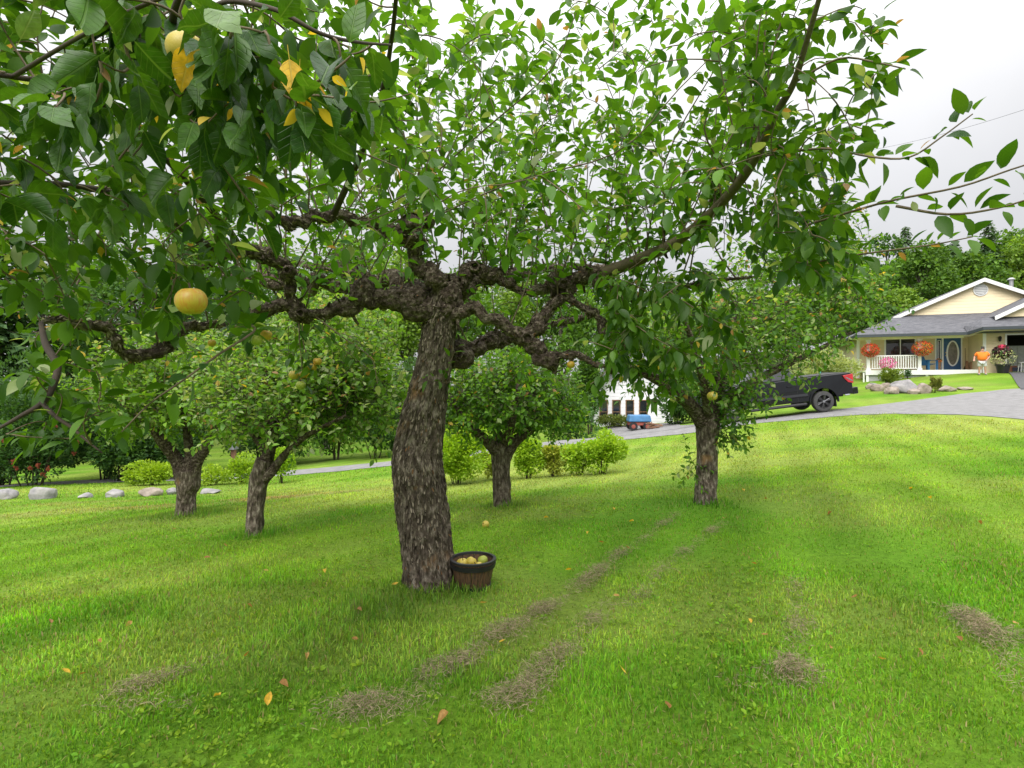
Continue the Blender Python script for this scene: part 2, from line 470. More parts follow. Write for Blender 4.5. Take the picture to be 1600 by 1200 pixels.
def build_ground():
    u = np.linspace(-1, 1, 281); xs = 5 + np.sinh(u * 5.2) / np.sinh(5.2) * 900
    u = np.linspace(0, 1, 330); ys = np.concatenate([np.linspace(-60, -3, 16), -2 + np.sinh(u * 4.6) / np.sinh(4.6) * 1400])
    X, Y = np.meshgrid(xs, ys)
    Z = ter(X, Y)
    V = np.stack([X, Y, Z], 2).reshape(-1, 3)
    ny, nx = X.shape
    i = np.arange(ny - 1)[:, None] * nx + np.arange(nx - 1)[None]
    q = np.stack([i, i + 1, i + nx + 1, i + nx], 2).reshape(-1, 4)
    c = lawn_color(X, Y).reshape(-1, 3)
    forest = np.clip((np.hypot(V[:, 0] - 5, V[:, 1] - 10) - 42) / 10, 0, 1)[:, None]
    c = c * (1 - forest) + np.array([0.05, 0.065, 0.02]) * forest
    o = link("lawn", mesh_np("lawn", V, quads=q, tint=c, smooth=True), M['lawn'])
    tag(o, kind='structure')
build_ground()

M['asphalt'] = mat('drive_gravel', (0.215, 0.21, 0.21), 0.9, 0.26, 3.5, 0.5, 120, detail=13)
M['asphalt_dark'] = mat('asphalt_dark', (0.085, 0.085, 0.09), 0.9, 0.2, 10, 0.4, 80)

def catmull(pts, n):
    pts = np.asarray(pts, float)
    p = np.vstack([2 * pts[0] - pts[1], pts, 2 * pts[-1] - pts[-2]])
    out = []
    m = len(pts) - 1
    for i in range(m):
        t = np.linspace(0, 1, n, endpoint=False)[:, None]
        a, b, c, d = p[i], p[i + 1], p[i + 2], p[i + 3]
        out.append(0.5 * ((2 * b) + (-a + c) * t + (2 * a - 5 * b + 4 * c - d) * t ** 2 + (-a + 3 * b - 3 * c + d) * t ** 3))
    out.append(pts[-1:])
    return np.vstack(out)

def strip(name, near, far, material, lift, nsub=8, across=10, wob=0.0):
    a = catmull(near, nsub); b = catmull(far, nsub)
    t = np.linspace(0, 1, across)[None, :, None]
    g = a[:, None] * (1 - t) + b[:, None] * t
    if wob:
        w = fbm(g[:, :, 0] * 1.3, g[:, :, 1] * 1.3, 2.0, 3) * wob
        e = np.abs(np.linspace(-1, 1, across))[None] > 0.99
        g[:, :, 1] += np.where(e, w, 0); g[:, :, 0] += np.where(e, w, 0)
    z = ter(g[:, :, 0], g[:, :, 1]) + lift
    V = np.concatenate([g, z[..., None]], 2).reshape(-1, 3)
    n = across; m = len(a)
    i = np.arange(m - 1)[:, None] * n + np.arange(n - 1)[None]
    q = np.stack([i, i + 1, i + n + 1, i + n], 2).reshape(-1, 4)
    o = link(name, mesh_np(name, V, quads=q, smooth=True), material)
    tag(o, kind='structure')
    return o
ROAD_N = [(-45, 18.5), (-26, 19.4), (-15, 20), (-9.3, 20), (-4, 20), (1.6, 21), (6.7, 21.3), (10.0, 21.3), (12.0, 20.9), (13.4, 19.3), (13.9, 17.3), (13.8, 14), (13.6, 9), (13.5, 4), (13.5, -12)]
ROAD_F = [(-45, 22.0), (-26, 22.5), (-15, 22.7), (-9.3, 22.7), (-4, 22.7), (1.6, 23.3), (6.7, 23.5), (10.5, 23.35), (14.5, 24.2), (18, 26.0), (22.5, 27.8), (25.5, 27.6), (27, 22), (27, 8), (27, -12)]
strip("driveway", ROAD_N, ROAD_F, M['asphalt'], 0.014, wob=0.22)
strip("garage_apron", [(24.4, 27.6), (27.4, 31.4), (30.55, 35.5)], [(34.0, 24.0), (38.0, 30.0), (39.0, 32.4)], M['asphalt_dark'], 0.045)
strip("neighbour_driveway", [(3.2, 23.2), (4.4, 27.0), (5.2, 31.5)], [(8.2, 23.4), (7.9, 27.0), (9.4, 31.5)], M['asphalt'], 0.022)

# ------------------------------------------------------------------ leaves and wood
def leaf_template(st=5, half=0.30, fold=0.35, curl=0.22, wave=0.0, twist=0.0):
    """verts, tris of a folded, curled leaf; length 1 along +x, normal +z"""
    t = np.linspace(0, 1, st)
    w = half * np.sin(np.pi * np.power(t, 0.86)) ** 0.88
    v = [(0, 0, 0)]; f = []
    rows = []
    for i in range(1, st - 1):
        z = -curl * t[i] ** 2 + (wave * math.sin(t[i] * 9) if wave else 0)
        b = len(v)
        v += [(t[i], w[i], z + fold * w[i] + wave * math.sin(i * 2.1)), (t[i], 0, z), (t[i], -w[i], z + fold * w[i] - wave * math.sin(i * 1.7))]
        rows.append((b, b + 1, b + 2))
    v.append((1, 0, -curl)); tip = len(v) - 1
    if twist:
        v = [(x, y * math.cos(twist * x) - z * math.sin(twist * x), y * math.sin(twist * x) + z * math.cos(twist * x)) for x, y, z in v]
    a = rows[0]; f += [(0, a[1], a[0]), (0, a[2], a[1])]
    for a, b in zip(rows[:-1], rows[1:]):
        f += [(a[0], a[1], b[1]), (a[0], b[1], b[0]), (a[1], a[2], b[2]), (a[1], b[2], b[1])]
    a = rows[-1]; f += [(a[0], a[1], tip), (a[1], a[2], tip)]
    return np.array(v, float), np.array(f, int)
T_MID = leaf_template(6, half=0.25, fold=0.30, curl=0.26)
T_LOW = leaf_template(4, half=0.29, curl=0.18)
T_MIN = (np.array([(0, 0, 0), (0.5, 0.33, 0.08), (0.5, -0.33, 0.08), (1, 0, -0.12)], float), np.array([(0, 2, 1), (1, 2, 3)], int))

def leaf_arrays(pos, dr, up, size, tint, T):
    v, f = T
    X = nrm(dr); Z = nrm(up - (up * X).sum(1, keepdims=True) * X); Y = np.cross(Z, X)
    s = size[:, None, None]
    V = pos[:, None] + s * (v[None, :, 0:1] * X[:, None] + v[None, :, 1:2] * Y[:, None] + v[None, :, 2:3] * Z[:, None])
    n = len(pos); k = len(v)
    F = f[None] + (np.arange(n) * k)[:, None, None]
    C = np.repeat(tint[:, None], k, 1)
    return V.reshape(-1, 3), F.reshape(-1, 3), C.reshape(-1, 3)

def leaf_obj(name, pos, dr, up, size, tint, T, material, parent=None, stuff=True):
    V, F, C = leaf_arrays(pos, dr, up, size, tint, T)
    o = link(name, mesh_np(name, V, tris=F, tint=C), material, parent)
    if stuff: o["kind"] = "stuff"
    return o

def tubes_arrays(P0, P1, P2, r0, r1, n=3, seg=3):
    """many thin bent stems (quadratic curves) at once"""
    t = np.linspace(0, 1, seg + 1)
    c = (1 - t)[None, :, None] ** 2 * P0[:, None] + 2 * ((1 - t) * t)[None, :, None] * P1[:, None] + (t ** 2)[None, :, None] * P2[:, None]
    d = nrm(P2 - P0)
    ref = np.where(np.abs(d[:, 2:3]) < 0.9, np.array([[0, 0, 1.0]]), np.array([[1.0, 0, 0]]))
    u = nrm(np.cross(d, ref)); w = np.cross(d, u)
    rad = (np.asarray(r0)[:, None] * (1 - t)[None] + np.asarray(r1)[:, None] * t[None])
    an = np.arange(n) * 2 * np.pi / n
    ring = u[:, None] * np.cos(an)[None, :, None] + w[:, None] * np.sin(an)[None, :, None]
    V = c[:, :, None] + rad[:, :, None, None] * ring[:, None]
    N = len(P0); S = seg + 1
    base = (np.arange(N) * S * n)[:, None, None] + (np.arange(seg) * n)[None, :, None] + np.arange(n)[None, None]
    nx = (np.arange(N) * S * n)[:, None, None] + (np.arange(seg) * n)[None, :, None] + ((np.arange(n) + 1) % n)[None, None]
    q = np.stack([base, nx, nx + n, base + n], 3).reshape(-1, 4)
    return V.reshape(-1, 3), q

def tube(pts, rad, nseg=24, step=0.03, rough=0.12, freq=7.0, long=1.0, ridge=0.0, seed=0.0, knots=()):
    """one woody limb: smooth path, changing radius, bark relief, burrs; returns verts, quads, tris and centre line"""
    pts = np.asarray(pts, float); rad = np.asarray(rad, float)
    L = np.linalg.norm(np.diff(pts, axis=0), axis=1).sum()
    k = max(2, int(L / step / (len(pts) - 1)))
    c = catmull(np.hstack([pts, rad[:, None]]), k)
    r = np.maximum(c[:, 3], 0.002); c = c[:, :3]
    n = len(c)
    d = nrm(np.gradient(c, axis=0))
    u = np.zeros_like(c); a = np.array([0.3, 0.9, 0.1]) if abs(d[0] @ np.array([0, 1.0, 0])) < 0.9 else np.array([1.0, 0, 0])
    u[0] = nrm(a - (a @ d[0]) * d[0])
    for i in range(1, n):
        v = u[i - 1] - (u[i - 1] @ d[i]) * d[i]; u[i] = nrm(v)
    w = np.cross(d, u)
    an = np.arange(nseg) * 2 * np.pi / nseg
    ring = u[:, None] * np.cos(an)[None, :, None] + w[:, None] * np.sin(an)[None, :, None]
    pos = c[:, None] + r[:, None, None] * ring
    s = np.concatenate([[0], np.cumsum(np.linalg.norm(np.diff(c, axis=0), axis=1))])[:, None]
    q = ring * r[:, None, None]
    la = [(q * e).sum(2) for e in (np.array([1.0, 0, 0]), np.array([0, 1.0, 0]), np.array([0, 0, 1.0]))]
    # coordinates stretched along the limb
    cx = np.cos(an)[None] * r[:, None] * freq; cy = np.sin(an)[None] * r[:, None] * freq; cz = s * freq * long + np.zeros_like(cx)
    lump = fbm(cx * 0.6 + seed, cy * 0.6, s * freq * 0.35 + np.zeros_like(cx), 3)
    fine = fbm(cx * 3.2 + seed, cy * 3.2, cz * 1.2, 3)
    disp = lump * rough + fine * rough * 0.5
    if ridge:
        rg = 1 - 2.2 * np.abs(fbm(cx * 2.4 + seed + 31, cy * 2.4, cz * 0.30, 3))
        disp = disp + ridge * np.clip(rg, -0.6, 1)
    for (t, ang, h, wd) in knots:
        ds = (s / s[-1, 0] - t) * s[-1, 0]
        da = np.angle(np.exp(1j * (an - ang)))[None] * r[:, None]
        disp = disp + h * np.exp(-(ds ** 2 + da ** 2) / (2 * wd ** 2))
    pos = c[:, None] + (r[:, None] * (1 + disp))[..., None] * ring
    V = np.vstack([pos.reshape(-1, 3), c[:1], c[-1:]])
    i = np.arange(n - 1)[:, None] * nseg + np.arange(nseg)[None]
    j = np.arange(n - 1)[:, None] * nseg + ((np.arange(nseg) + 1) % nseg)[None]
    Q = np.stack([i, j, j + nseg, i + nseg], 2).reshape(-1, 4)
    k0 = n * nseg
    e = np.arange(nseg); e2 = (e + 1) % nseg
    T = np.vstack([np.stack([np.full(nseg, k0), e2, e], 1), np.stack([np.full(nseg, k0 + 1), (n - 1) * nseg + e, (n - 1) * nseg + e2], 1)])
    tube.grid = (pos, c)
    return V, Q, T, c, r

def tube_obj(name, pts, rad, material, parent=None, **kw):
    V, Q, T, c, r = tube(pts, rad, **kw)
    o = link(name, mesh_np(name, V, tris=T, quads=Q, smooth=True), material, parent)
    return o, c, r

def inworld(o, root):
    """part modelled in world coordinates under a root that stands at the thing's base"""
    o.parent = root
    o.location = (-root.location[0], -root.location[1], -root.location[2])
    return o

def leaf_tint(n, a, b, yellow=0.0, brown=0.0, pale=0.0, r=None):
    r = r or rng
    t = np.clip(r.normal(0.5, 0.28, n), 0, 1)[:, None]
    c = np.array(a) * (1 - t) + np.array(b) * t
    u = r.random(n)
    c[u < pale] = np.array([0.30, 0.36, 0.17]) * (0.7 + 0.5 * r.random(((u < pale).sum(), 1)))
    k = (u > 1 - yellow); c[k] = np.array([0.55, 0.38, 0.05])
    k = (u > 1 - yellow - brown) & (u <= 1 - yellow); c[k] = np.array([0.34, 0.19, 0.08])
    return c * (0.85 + 0.3 * r.random((n, 1)))

# ------------------------------------------------------------------ the old apple tree in front
D0 = 4.5
def PL(lst): return np.array([P(a, b, d) for (a, b, d, _) in lst]), np.array([w * 0.5 * d / FPX for (a, b, d, w) in lst])

def main_tree():
    root = empty("apple_tree", tuple(P(672, 912, D0)))
    tag(root, "large gnarled old apple tree with the wooden tub of apples at its foot", "apple tree")
    skel = []       # sampled wood for twigs to grow from
    shoots_from = []
    tr = [(674, 935, 4.5, 92), (672, 908, 4.5, 80), (669, 872, 4.5, 79), (664, 825, 4.5, 79), (658, 775, 4.5, 82), (653, 735, 4.5, 79), (652, 705, 4.5, 77), (658, 670, 4.5, 74),
          (666, 630, 4.5, 68), (674, 590, 4.5, 62), (681, 550, 4.5, 59), (686, 515, 4.5, 60), (690, 488, 4.5, 68), (692, 466, 4.5, 60), (694, 452, 4.5, 30)]
    p, r = PL(tr); r = r * np.interp(np.arange(len(r)), [0, 6, 10, 14], [0.89, 0.86, 0.79, 0.76])
    o, c, rr = tube_obj("trunk", p, r, M['bark'], None, nseg=170, step=0.008, rough=0.09, freq=19, long=0.8, ridge=0.17, seed=3,
                        knots=[(0.42, 3.6, 0.12, 0.10), (0.60, 3.3, 0.10, 0.07), (0.52, 4.6, 0.06, 0.06), (0.9, 4.4, 0.12, 0.06), (0.04, 1.2, 0.12, 0.1), (0.03, 3.6, 0.12, 0.1), (0.03, 5.3, 0.1, 0.09)])
    inworld(o, root)
    BP, BD, BU, BS, BC = [], [], [], [], []
    def plates(n, lo, hi, along, r=rng):
        # scaly plates of bark lifting off the wood
        pos, c = tube.grid
        i = r.integers(1, pos.shape[0] - 1, n); j = r.integers(0, pos.shape[1], n)
        q = pos[i, j]; nn = nrm(q - c[i]); ax = nrm(c[np.minimum(i + 1, len(c) - 1)] - c[i - 1])
        d = nrm(-ax * along + r.normal(0, 0.16, (n, 3)) + nn * r.uniform(0.02, 0.22, (n, 1)))
        BP.append(q - nn * 0.003); BD.append(d); BU.append(nrm(nn + r.normal(0, 0.22, (n, 3)))); BS.append(r.uniform(lo, hi, n))
        t = r.random((n, 1))
        col = np.array([0.045, 0.033, 0.024]) * (1 - t) + np.array([0.34, 0.285, 0.225]) * t ** 1.7
        warm = r.random(n) < 0.03; col[warm] = np.array([0.20, 0.11, 0.055]) * r.uniform(0.6, 1.2, (warm.sum(), 1))
        BC.append(col)
    plates(12000, 0.012, 0.042, 1.0)
    limbs = {
     'L1': [(692, 476, 4.5, 60), (655, 470, 4.45, 52), (612, 471, 4.4, 44), (562, 465, 4.3, 38), (525, 481, 4.25, 31), (487, 492, 4.2, 28), (463, 487, 4.15, 29), (454, 462, 4.1, 26), (451, 436, 4.05, 25), (438, 414, 4.0, 30), (410, 404, 3.9, 28), (378, 396, 3.7, 25), (345, 402, 3.5, 20), (318, 418, 3.3, 14)],
     'L2': [(640, 464, 4.5, 44), (590, 452, 4.7, 36), (550, 452, 4.8, 32), (512, 442, 4.8, 30), (470, 440, 4.8, 28), (420, 440, 4.9, 24), (380, 430, 5.0, 20), (335, 428, 5.1, 14)],
     'L3': [(462, 480, 4.15, 24), (436, 476, 4.1, 26), (402, 486, 4.0, 26), (357, 507, 3.8, 24), (318, 504, 3.6, 22), (282, 516, 3.45, 21), (248, 545, 3.3, 23), (216, 562, 3.15, 23), (188, 545, 3.05, 22), (163, 517, 2.95, 21), (128, 506, 2.85, 17), (96, 500, 2.75, 13), (64, 505, 2.65, 9)],
     'D': [(700, 482, 4.45, 42), (692, 452, 4.4, 38), (668, 424, 4.35, 35), (648, 400, 4.3, 32), (637, 376, 4.25, 32), (640, 358, 4.2, 36), (655, 348, 4.2, 30), (668, 342, 4.2, 20)],
     'D2': [(640, 366, 4.22, 30), (618, 360, 4.1, 27), (590, 355, 3.95, 23), (556, 344, 3.8, 20), (520, 338, 3.7, 18), (482, 346, 3.55, 21), (452, 348, 3.45, 19), (428, 338, 3.4, 15)],
     'E': [(700, 474, 4.5, 36), (712, 450, 4.5, 30), (734, 419, 4.5, 28), (760, 427, 4.5, 27), (788, 436, 4.5, 27), (806, 452, 4.5, 22), (822, 458, 4.5, 18), (850, 445, 4.45, 26), (880, 440, 4.4, 38), (908, 436, 4.35, 32), (936, 434, 4.3, 30), (950, 430, 4.3, 20)],
     'F': [(930, 430, 4.3, 20), (962, 420, 4.2, 19), (1006, 402, 4.0, 18), (1056, 378, 3.75, 16.5), (1109, 335, 3.45, 15.5), (1150, 291, 3.15, 14.5), (1181, 246, 2.9, 13), (1214, 176, 2.65, 11.5), (1240, 130, 2.5, 10), (1262, 60, 2.35, 9), (1285, -20, 2.2, 8)],
     'G': [(694, 486, 4.45, 46), (718, 482, 4.4, 32), (756, 493, 4.3, 29), (800, 513, 4.2, 28), (824, 526, 4.18, 34), (842, 508, 4.2, 27), (864, 481, 4.25, 28), (886, 458, 4.35, 24), (894, 444, 4.35, 20)],
     'G2': [(818, 520, 4.2, 26), (838, 542, 4.15, 28), (856, 556, 4.1, 30), (866, 572, 4.1, 18), (866, 584, 4.1, 8)],
     'H': [(680, 575, 4.52, 44), (706, 560, 4.65, 36), (732, 546, 4.8, 34), (758, 534, 4.95, 30), (788, 526, 5.1, 27), (825, 520, 5.3, 22), (870, 505, 5.5, 18), (930, 490, 5.7, 13)],
     'I': [(884, 462, 4.35, 16), (898, 474, 4.3, 16), (920, 484, 4.25, 16), (937, 494, 4.2, 16), (944, 518, 4.15, 14), (955, 532, 4.1, 11), (990, 540, 4.0, 8), (1040, 548, 3.9, 5)],
     'I2': [(860, 560, 4.1, 16), (881, 556, 4.05, 13), (912, 562, 4.0, 12), (945, 574, 3.9, 10), (975, 580, 3.85, 8), (1030, 588, 3.8, 5)],
     'J': [(940, 442, 4.3, 20), (965, 456, 4.3, 14), (995, 464, 4.25, 17), (1018, 466, 4.2, 14), (1050, 455, 4.1, 9), (1110, 440, 3.9, 6), (1180, 432, 3.7, 5)],
     'B1': [(700, 466, 4.6, 34), (742, 446, 5.2, 28), (800, 428, 5.8, 23), (870, 420, 6.3, 18), (960, 415, 6.7, 12)],
     'B2': [(676, 462, 4.6, 34), (610, 440, 5.3, 28), (540, 424, 5.9, 22), (470, 412, 6.4, 14)],
     'K1': [(428, 338, 3.4, 13), (380, 320, 2.9, 12), (330, 250, 2.3, 11), (290, 150, 1.75, 11), (270, 40, 1.35, 11), (300, -40, 1.1, 11)],
     'K2': [(345, 402, 3.5, 15), (280, 352, 2.9, 13), (200, 310, 2.4, 11), (110, 290, 2.05, 10), (0, 286, 1.75, 9), (-120, 280, 1.5, 8)],
     'K3': [(378, 396, 3.7, 14), (366, 372, 3.4, 11), (345, 345, 3.0, 9), (250, 240, 2.2, 9), (140, 150, 1.7, 9), (20, 120, 1.4, 8), (-120, 110, 1.2, 8)],
     'K4': [(520, 338, 3.7, 11), (560, 250, 3.0, 9), (595, 150, 2.4, 8), (612, 60, 1.95, 7), (625, -70, 1.5, 7)],
     'K5': [(285, 90, 1.55, 7), (335, 10, 1.3, 7), (420, 12, 1.15, 7), (500, 52, 1.15, 6), (560, 66, 1.25, 5), (610, 70, 1.35, 3)],
     'K6': [(20, 120, 1.4, 7), (120, 60, 1.25, 6), (220, 10, 1.1, 6), (330, -30, 1.0, 5)],
     'C1': [(64, 505, 2.65, 9), (72, 540, 2.5, 13), (90, 572, 2.4, 14), (80, 610, 2.3, 13), (64, 632, 2.25, 12), (36, 648, 2.2, 9), (8, 664, 2.15, 7), (-40, 690, 2.1, 4)],
     'C2': [(66, 630, 2.25, 9), (88, 652, 2.2, 8), (111, 667, 2.2, 7), (135, 688, 2.2, 5), (160, 708, 2.2, 3)],
    }
    wood = M['bark_limb']
    for key, lst in limbs.items():
        p, r = PL(lst)
        if key in ('L1', 'L2', 'L3', 'E', 'G'): r = r * 0.88
        if key not in ('F', 'K1', 'K2', 'K3', 'K4', 'K5', 'K6', 'C1', 'C2'):      # crooked growth between the surveyed points
            pr_ = catmull(np.hstack([p, r[:, None]]), 3); jit = rng.normal(0, 0.34, (len(pr_), 3)) * pr_[:, 3:4]; jit[0] = 0; jit[-1] = 0
            p = pr_[:, :3] + jit; r = pr_[:, 3] * rng.uniform(0.78, 1.2, len(pr_)) * 0.68
        if key in ('C1', 'C2'): r = r * 0.75
        smooth = key in ('F', 'K1', 'K2', 'K3', 'K4', 'K5', 'K6', 'C1', 'C2')
        kn = []
        if not smooth:
            nk = max(2, int(np.linalg.norm(np.diff(p, axis=0), axis=1).sum() * 12))
            for _ in range(nk):
                kn.append((rng.uniform(0.05, 0.95), rng.uniform(0, 6.28), rng.uniform(0.2, 0.7), rng.uniform(0.012, 0.030)))
        o, c, rr = tube_obj("limb", p, r, M['twig'] if key[0] in 'CK' else M['bark_smooth'] if smooth else wood, None, nseg=20 if smooth else 44, step=0.025 if smooth else 0.012,
                            rough=0.07 if smooth else 0.26, freq=10 if smooth else 13, long=0.9, ridge=0.0 if smooth else 0.13, seed=ord(key[0]) % 7 + len(key), knots=kn)
        inworld(o, root)
        if not smooth: plates(int(900 * np.linalg.norm(np.diff(p, axis=0), axis=1).sum()), 0.012, 0.034, 0.5)
        skel.append(np.hstack([c, rr[:, None]]))
        if key in ('L1', 'L2', 'D', 'D2', 'E', 'F', 'J', 'B1', 'B2', 'G', 'L3', 'H'):
            shoots_from.append((key, c, rr))
    # burrs with old pruning wounds
    for (px, py, d, rad_px, dx) in [(881, 443, 4.32, 9, 0), (937, 440, 4.22, 8, 0.1), (824, 528, 4.1, 9, -0.1), (668, 343, 4.13, 8, 0.2), (742, 416, 4.42, 8, -0.1), (470, 489, 4.07, 7, 0), (449, 422, 3.94, 7, 0.1)]:
        q = P(px, py, d); rw = rad_px * d / FPX
        mb = MB()
        mb.lathe([(rw * 0.15, -0.012), (rw * 0.55, -0.012), (rw * 0.66, 0.014), (rw * 0.95, 0.010), (rw * 1.15, -0.02), (rw * 1.3, -0.07)], n=18, axis='y')
        mb.v = [(x * (1 + 0.12 * math.sin(7 * z / rw)), -y, z * (1 + 0.1 * math.sin(5 * x / rw))) for x, y, z in mb.v]
        mb.v = [(q[0] + x, q[1] + y, q[2] + z) for x, y, z in mb.v]
        inworld(mb.build("pruning_burr", wood, smooth=True), root)
    S = np.vstack(skel)
    TB = (np.array([(0, 0.13, 0), (0, -0.13, 0), (0.55, 0.16, 0.03), (0.55, -0.15, 0.03), (1, 0.08, 0.0), (1, -0.11, 0.02)], float), np.array([(0, 1, 3), (0, 3, 2), (2, 3, 5), (2, 5, 4)]))
    inworld(leaf_obj("bark_plates", *map(np.concatenate, (BP, BD, BU, BS, BC)), TB, M['dry']), root)
    # short fruiting spurs and snags along the old limbs
    k = rng.integers(0, len(S), 700); k = k[S[k, 3] > 0.035][:230]
    dv = nrm(rng.normal(size=(len(k), 3)) + np.array([0, 0, 0.35])); ln = rng.uniform(0.03, 0.10, (len(k), 1)) + S[k, 3:4]
    V, q = tubes_arrays(S[k, :3], S[k, :3] + dv * ln * 0.6 + rng.normal(0, 0.012, (len(k), 3)), S[k, :3] + dv * ln, rng.uniform(0.010, 0.02, len(k)), rng.uniform(0.004, 0.009, len(k)), n=6, seg=4)
    o = link("spurs", mesh_np("spurs", V, quads=q, smooth=True), wood); o["kind"] = "stuff"; inworld(o, root)
    T0, T1, T2, TR0, TR1 = [], [], [], [], []
    LP, LD, LU, LS, LC = [], [], [], [], []
    def stem(a, m, b, r0, r1): T0.append(a); T1.append(m); T2.append(b); TR0.append(r0); TR1.append(r1)
    GA, GB = (0.022, 0.072, 0.006), (0.095, 0.20, 0.014)
    def leaves_on(a, m, b, n, size, droop, t0=0.15, spread=1.0, yellow=0.006, brown=0.02, pale=0.05, ga=GA, gb=GB):
        t = np.linspace(t0, 1, n) + rng.normal(0, 0.02, n)
        t = np.clip(t, 0, 1)[:, None]
        pos = (1 - t) ** 2 * a + 2 * (1 - t) * t * m + t ** 2 * b
        ax = nrm(2 * (1 - t) * (m - a) + 2 * t * (b - m) + 1e-6)
        ang = np.arange(n) * 2.4 + rng.uniform(0, 6.28) + rng.normal(0, 0.4, n)
        ref = nrm(np.cross(ax, np.array([0.21, 0.35, 0.9]))); w = np.cross(ax, ref)
        out = ref * np.cos(ang)[:, None] + w * np.sin(ang)[:, None]
        d = nrm(out * spread + ax * rng.uniform(0.35, 0.9, (n, 1)) + np.array([0, 0, 1.0]) * (-droop + rng.normal(0, 0.28, (n, 1))))
        up = nrm(np.array([0, 0, 1.0]) * 1.0 + out * 0.25 + rng.normal(0, 0.36, (n, 3)))
        LP.append(pos + d * 0.018); LD.append(d); LU.append(up); LS.append(size * rng.uniform(0.5, 1.22, n)); LC.append(leaf_tint(n, ga, gb, yellow, brown, pale)); LS[-1] = np.where((LC[-1][:, 0] > 0.22) & (LC[-1][:, 2] < 0.12) & (LC[-1][:, 0] > LC[-1][:, 1]), LS[-1] * 0.6, LS[-1])
    # ---- upright water shoots standing on the limbs
    SA, SB = (0.048, 0.145, 0.012), (0.155, 0.315, 0.030)
    dens = {'L1': 10, 'L2': 8, 'D': 6, 'D2': 11, 'E': 19, 'F': 18, 'J': 8, 'B1': 12, 'B2': 11, 'G': 5, 'L3': 4, 'H': 5}
    for key, c, rr in shoots_from:
        for _ in range(dens[key]):
            i = rng.integers(int(len(c) * 0.1), len(c))
            if key == 'F': i = rng.integers(int(len(c) * 0.05), int(len(c) * 0.72))
            a = c[i] + np.array([0, 0, rr[i] * 0.6])
            h = rng.uniform(0.9, 2.1) if key not in ('F', 'L3', 'G', 'H') else rng.uniform(0.5, 1.35)
            if key in ('B1', 'B2'): h = rng.uniform(1.4, 2.6)
            lean = rng.normal(0, 0.27, 3); lean[1] -= 0.10 * (key in ('E', 'D2', 'F', 'D')); lean[2] = 0
            b = a + h * nrm(np.array([0, 0, 1.0]) + lean)
            m = (a + b) / 2 + rng.normal(0, 0.10, 3) * h
            stem(a, m, b, 0.0065, 0.0022)
            n = int(h / 0.036)
            leaves_on(a, m, b, n, 0.105 * rng.uniform(0.8, 1.2), 0.06, t0=0.03, spread=1.15, pale=0.05, ga=SA, gb=SB, yellow=0.002, brown=0.006)
    # ---- fruiting sprays grown outward from the nearest wood
    pool = [S[:, :3]]
    def grow(targets, reach=0.3, nleaf=8, size=0.085, droop=0.25, back=None, **kw):
        sk = np.vstack(pool)
        dist = np.array([np.min(((sk - t) ** 2).sum(1)) for t in targets])
        new = []
        for t in targets[np.argsort(dist)]:
            allp = sk if not new else np.vstack([sk, np.array(new)])
            j = np.argmin(((allp - t) ** 2).sum(1)); s = allp[j]
            L = np.linalg.norm(t - s)
            m = (s + t) / 2 + np.array([0, 0, 0.10 * L]) + rng.normal(0, 0.03, 3)
            stem(s, m, t, 0.0028 + 0.0030 * min(L, 1.2), 0.002)
            for u in (0.5, 0.75, 1.0):
                new.append((1 - u) ** 2 * s + 2 * u * (1 - u) * m + u * u * t)
            dv = nrm(t - s); a = t - dv * min(L, reach) * 0.8
            leaves_on(a, (a + t) / 2 + np.array([0, 0, 0.02]), t + dv * 0.04, nleaf, size, droop, t0=0.0, **kw)
        pool.append(np.array(new))
    def cloud(n, px, py, d):
        x = rng.uniform(px[0], px[1], n); y = rng.uniform(py[0], py[1], n); q = rng.uniform(d[0], d[1], n)
        return np.stack([(x - 800) * q / FPX, q, CAMZ + (600 - y) * q / FPX], 1)
    grow(cloud(100, (360, 1010), (290, 440), (3.6, 6.0)), size=0.085, ga=SA, gb=SB)
    grow(cloud(260, (540, 1200), (0, 400), (2.5, 4.6)), size=0.092, droop=0.08, nleaf=9, ga=(0.038, 0.115, 0.010), gb=(0.13, 0.27, 0.025), brown=0.01)
    grow(cloud(150, (-60, 400), (290, 490), (1.9, 3.6)), droop=0.3)
    grow(cloud(270, (-120, 450), (-80, 340), (1.3, 3.0)), droop=0.35)
    grow(cloud(50, (400, 660), (-40, 300), (1.6, 3.0)), droop=0.15)
    grow(cloud(22, (0, 190), (540, 690), (2.0, 2.7)), droop=0.45, nleaf=7)
    grow(cloud(34, (30, 330), (500, 600), (3.0, 4.0)), droop=0.3, nleaf=7)
    grow(cloud(62, (1060, 1330), (190, 440), (3.3, 4.1)), droop=0.25, nleaf=10)
    grow(cloud(58, (1200, 1330), (230, 440), (2.3, 3.2)), droop=0.25, nleaf=9)
    grow(cloud(46, (1150, 1390), (10, 230), (2.1, 2.9)), droop=0.2, nleaf=8)
    grow(cloud(95, (940, 1160), (420, 580), (3.0, 4.2)), droop=0.8, nleaf=11)
    grow(cloud(30, (920, 1060), (530, 625), (3.2, 4.2)), droop=0.7, nleaf=8)
    grow(cloud(30, (700, 1000), (440, 600), (4.2, 5.8)), droop=0.2, nleaf=7, ga=SA, gb=SB)
    grow(cloud(24, (440, 720), (490, 610), (4.2, 5.4)), droop=0.3, nleaf=6)
    # hanging clusters close overhead
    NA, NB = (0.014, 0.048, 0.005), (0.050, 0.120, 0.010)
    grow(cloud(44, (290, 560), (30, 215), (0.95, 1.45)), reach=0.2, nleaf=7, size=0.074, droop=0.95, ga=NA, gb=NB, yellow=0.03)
    grow(cloud(26, (60, 330), (-20, 200), (0.95, 1.5)), reach=0.2, nleaf=7, size=0.074, droop=0.8, ga=NA, gb=NB, yellow=0.02)
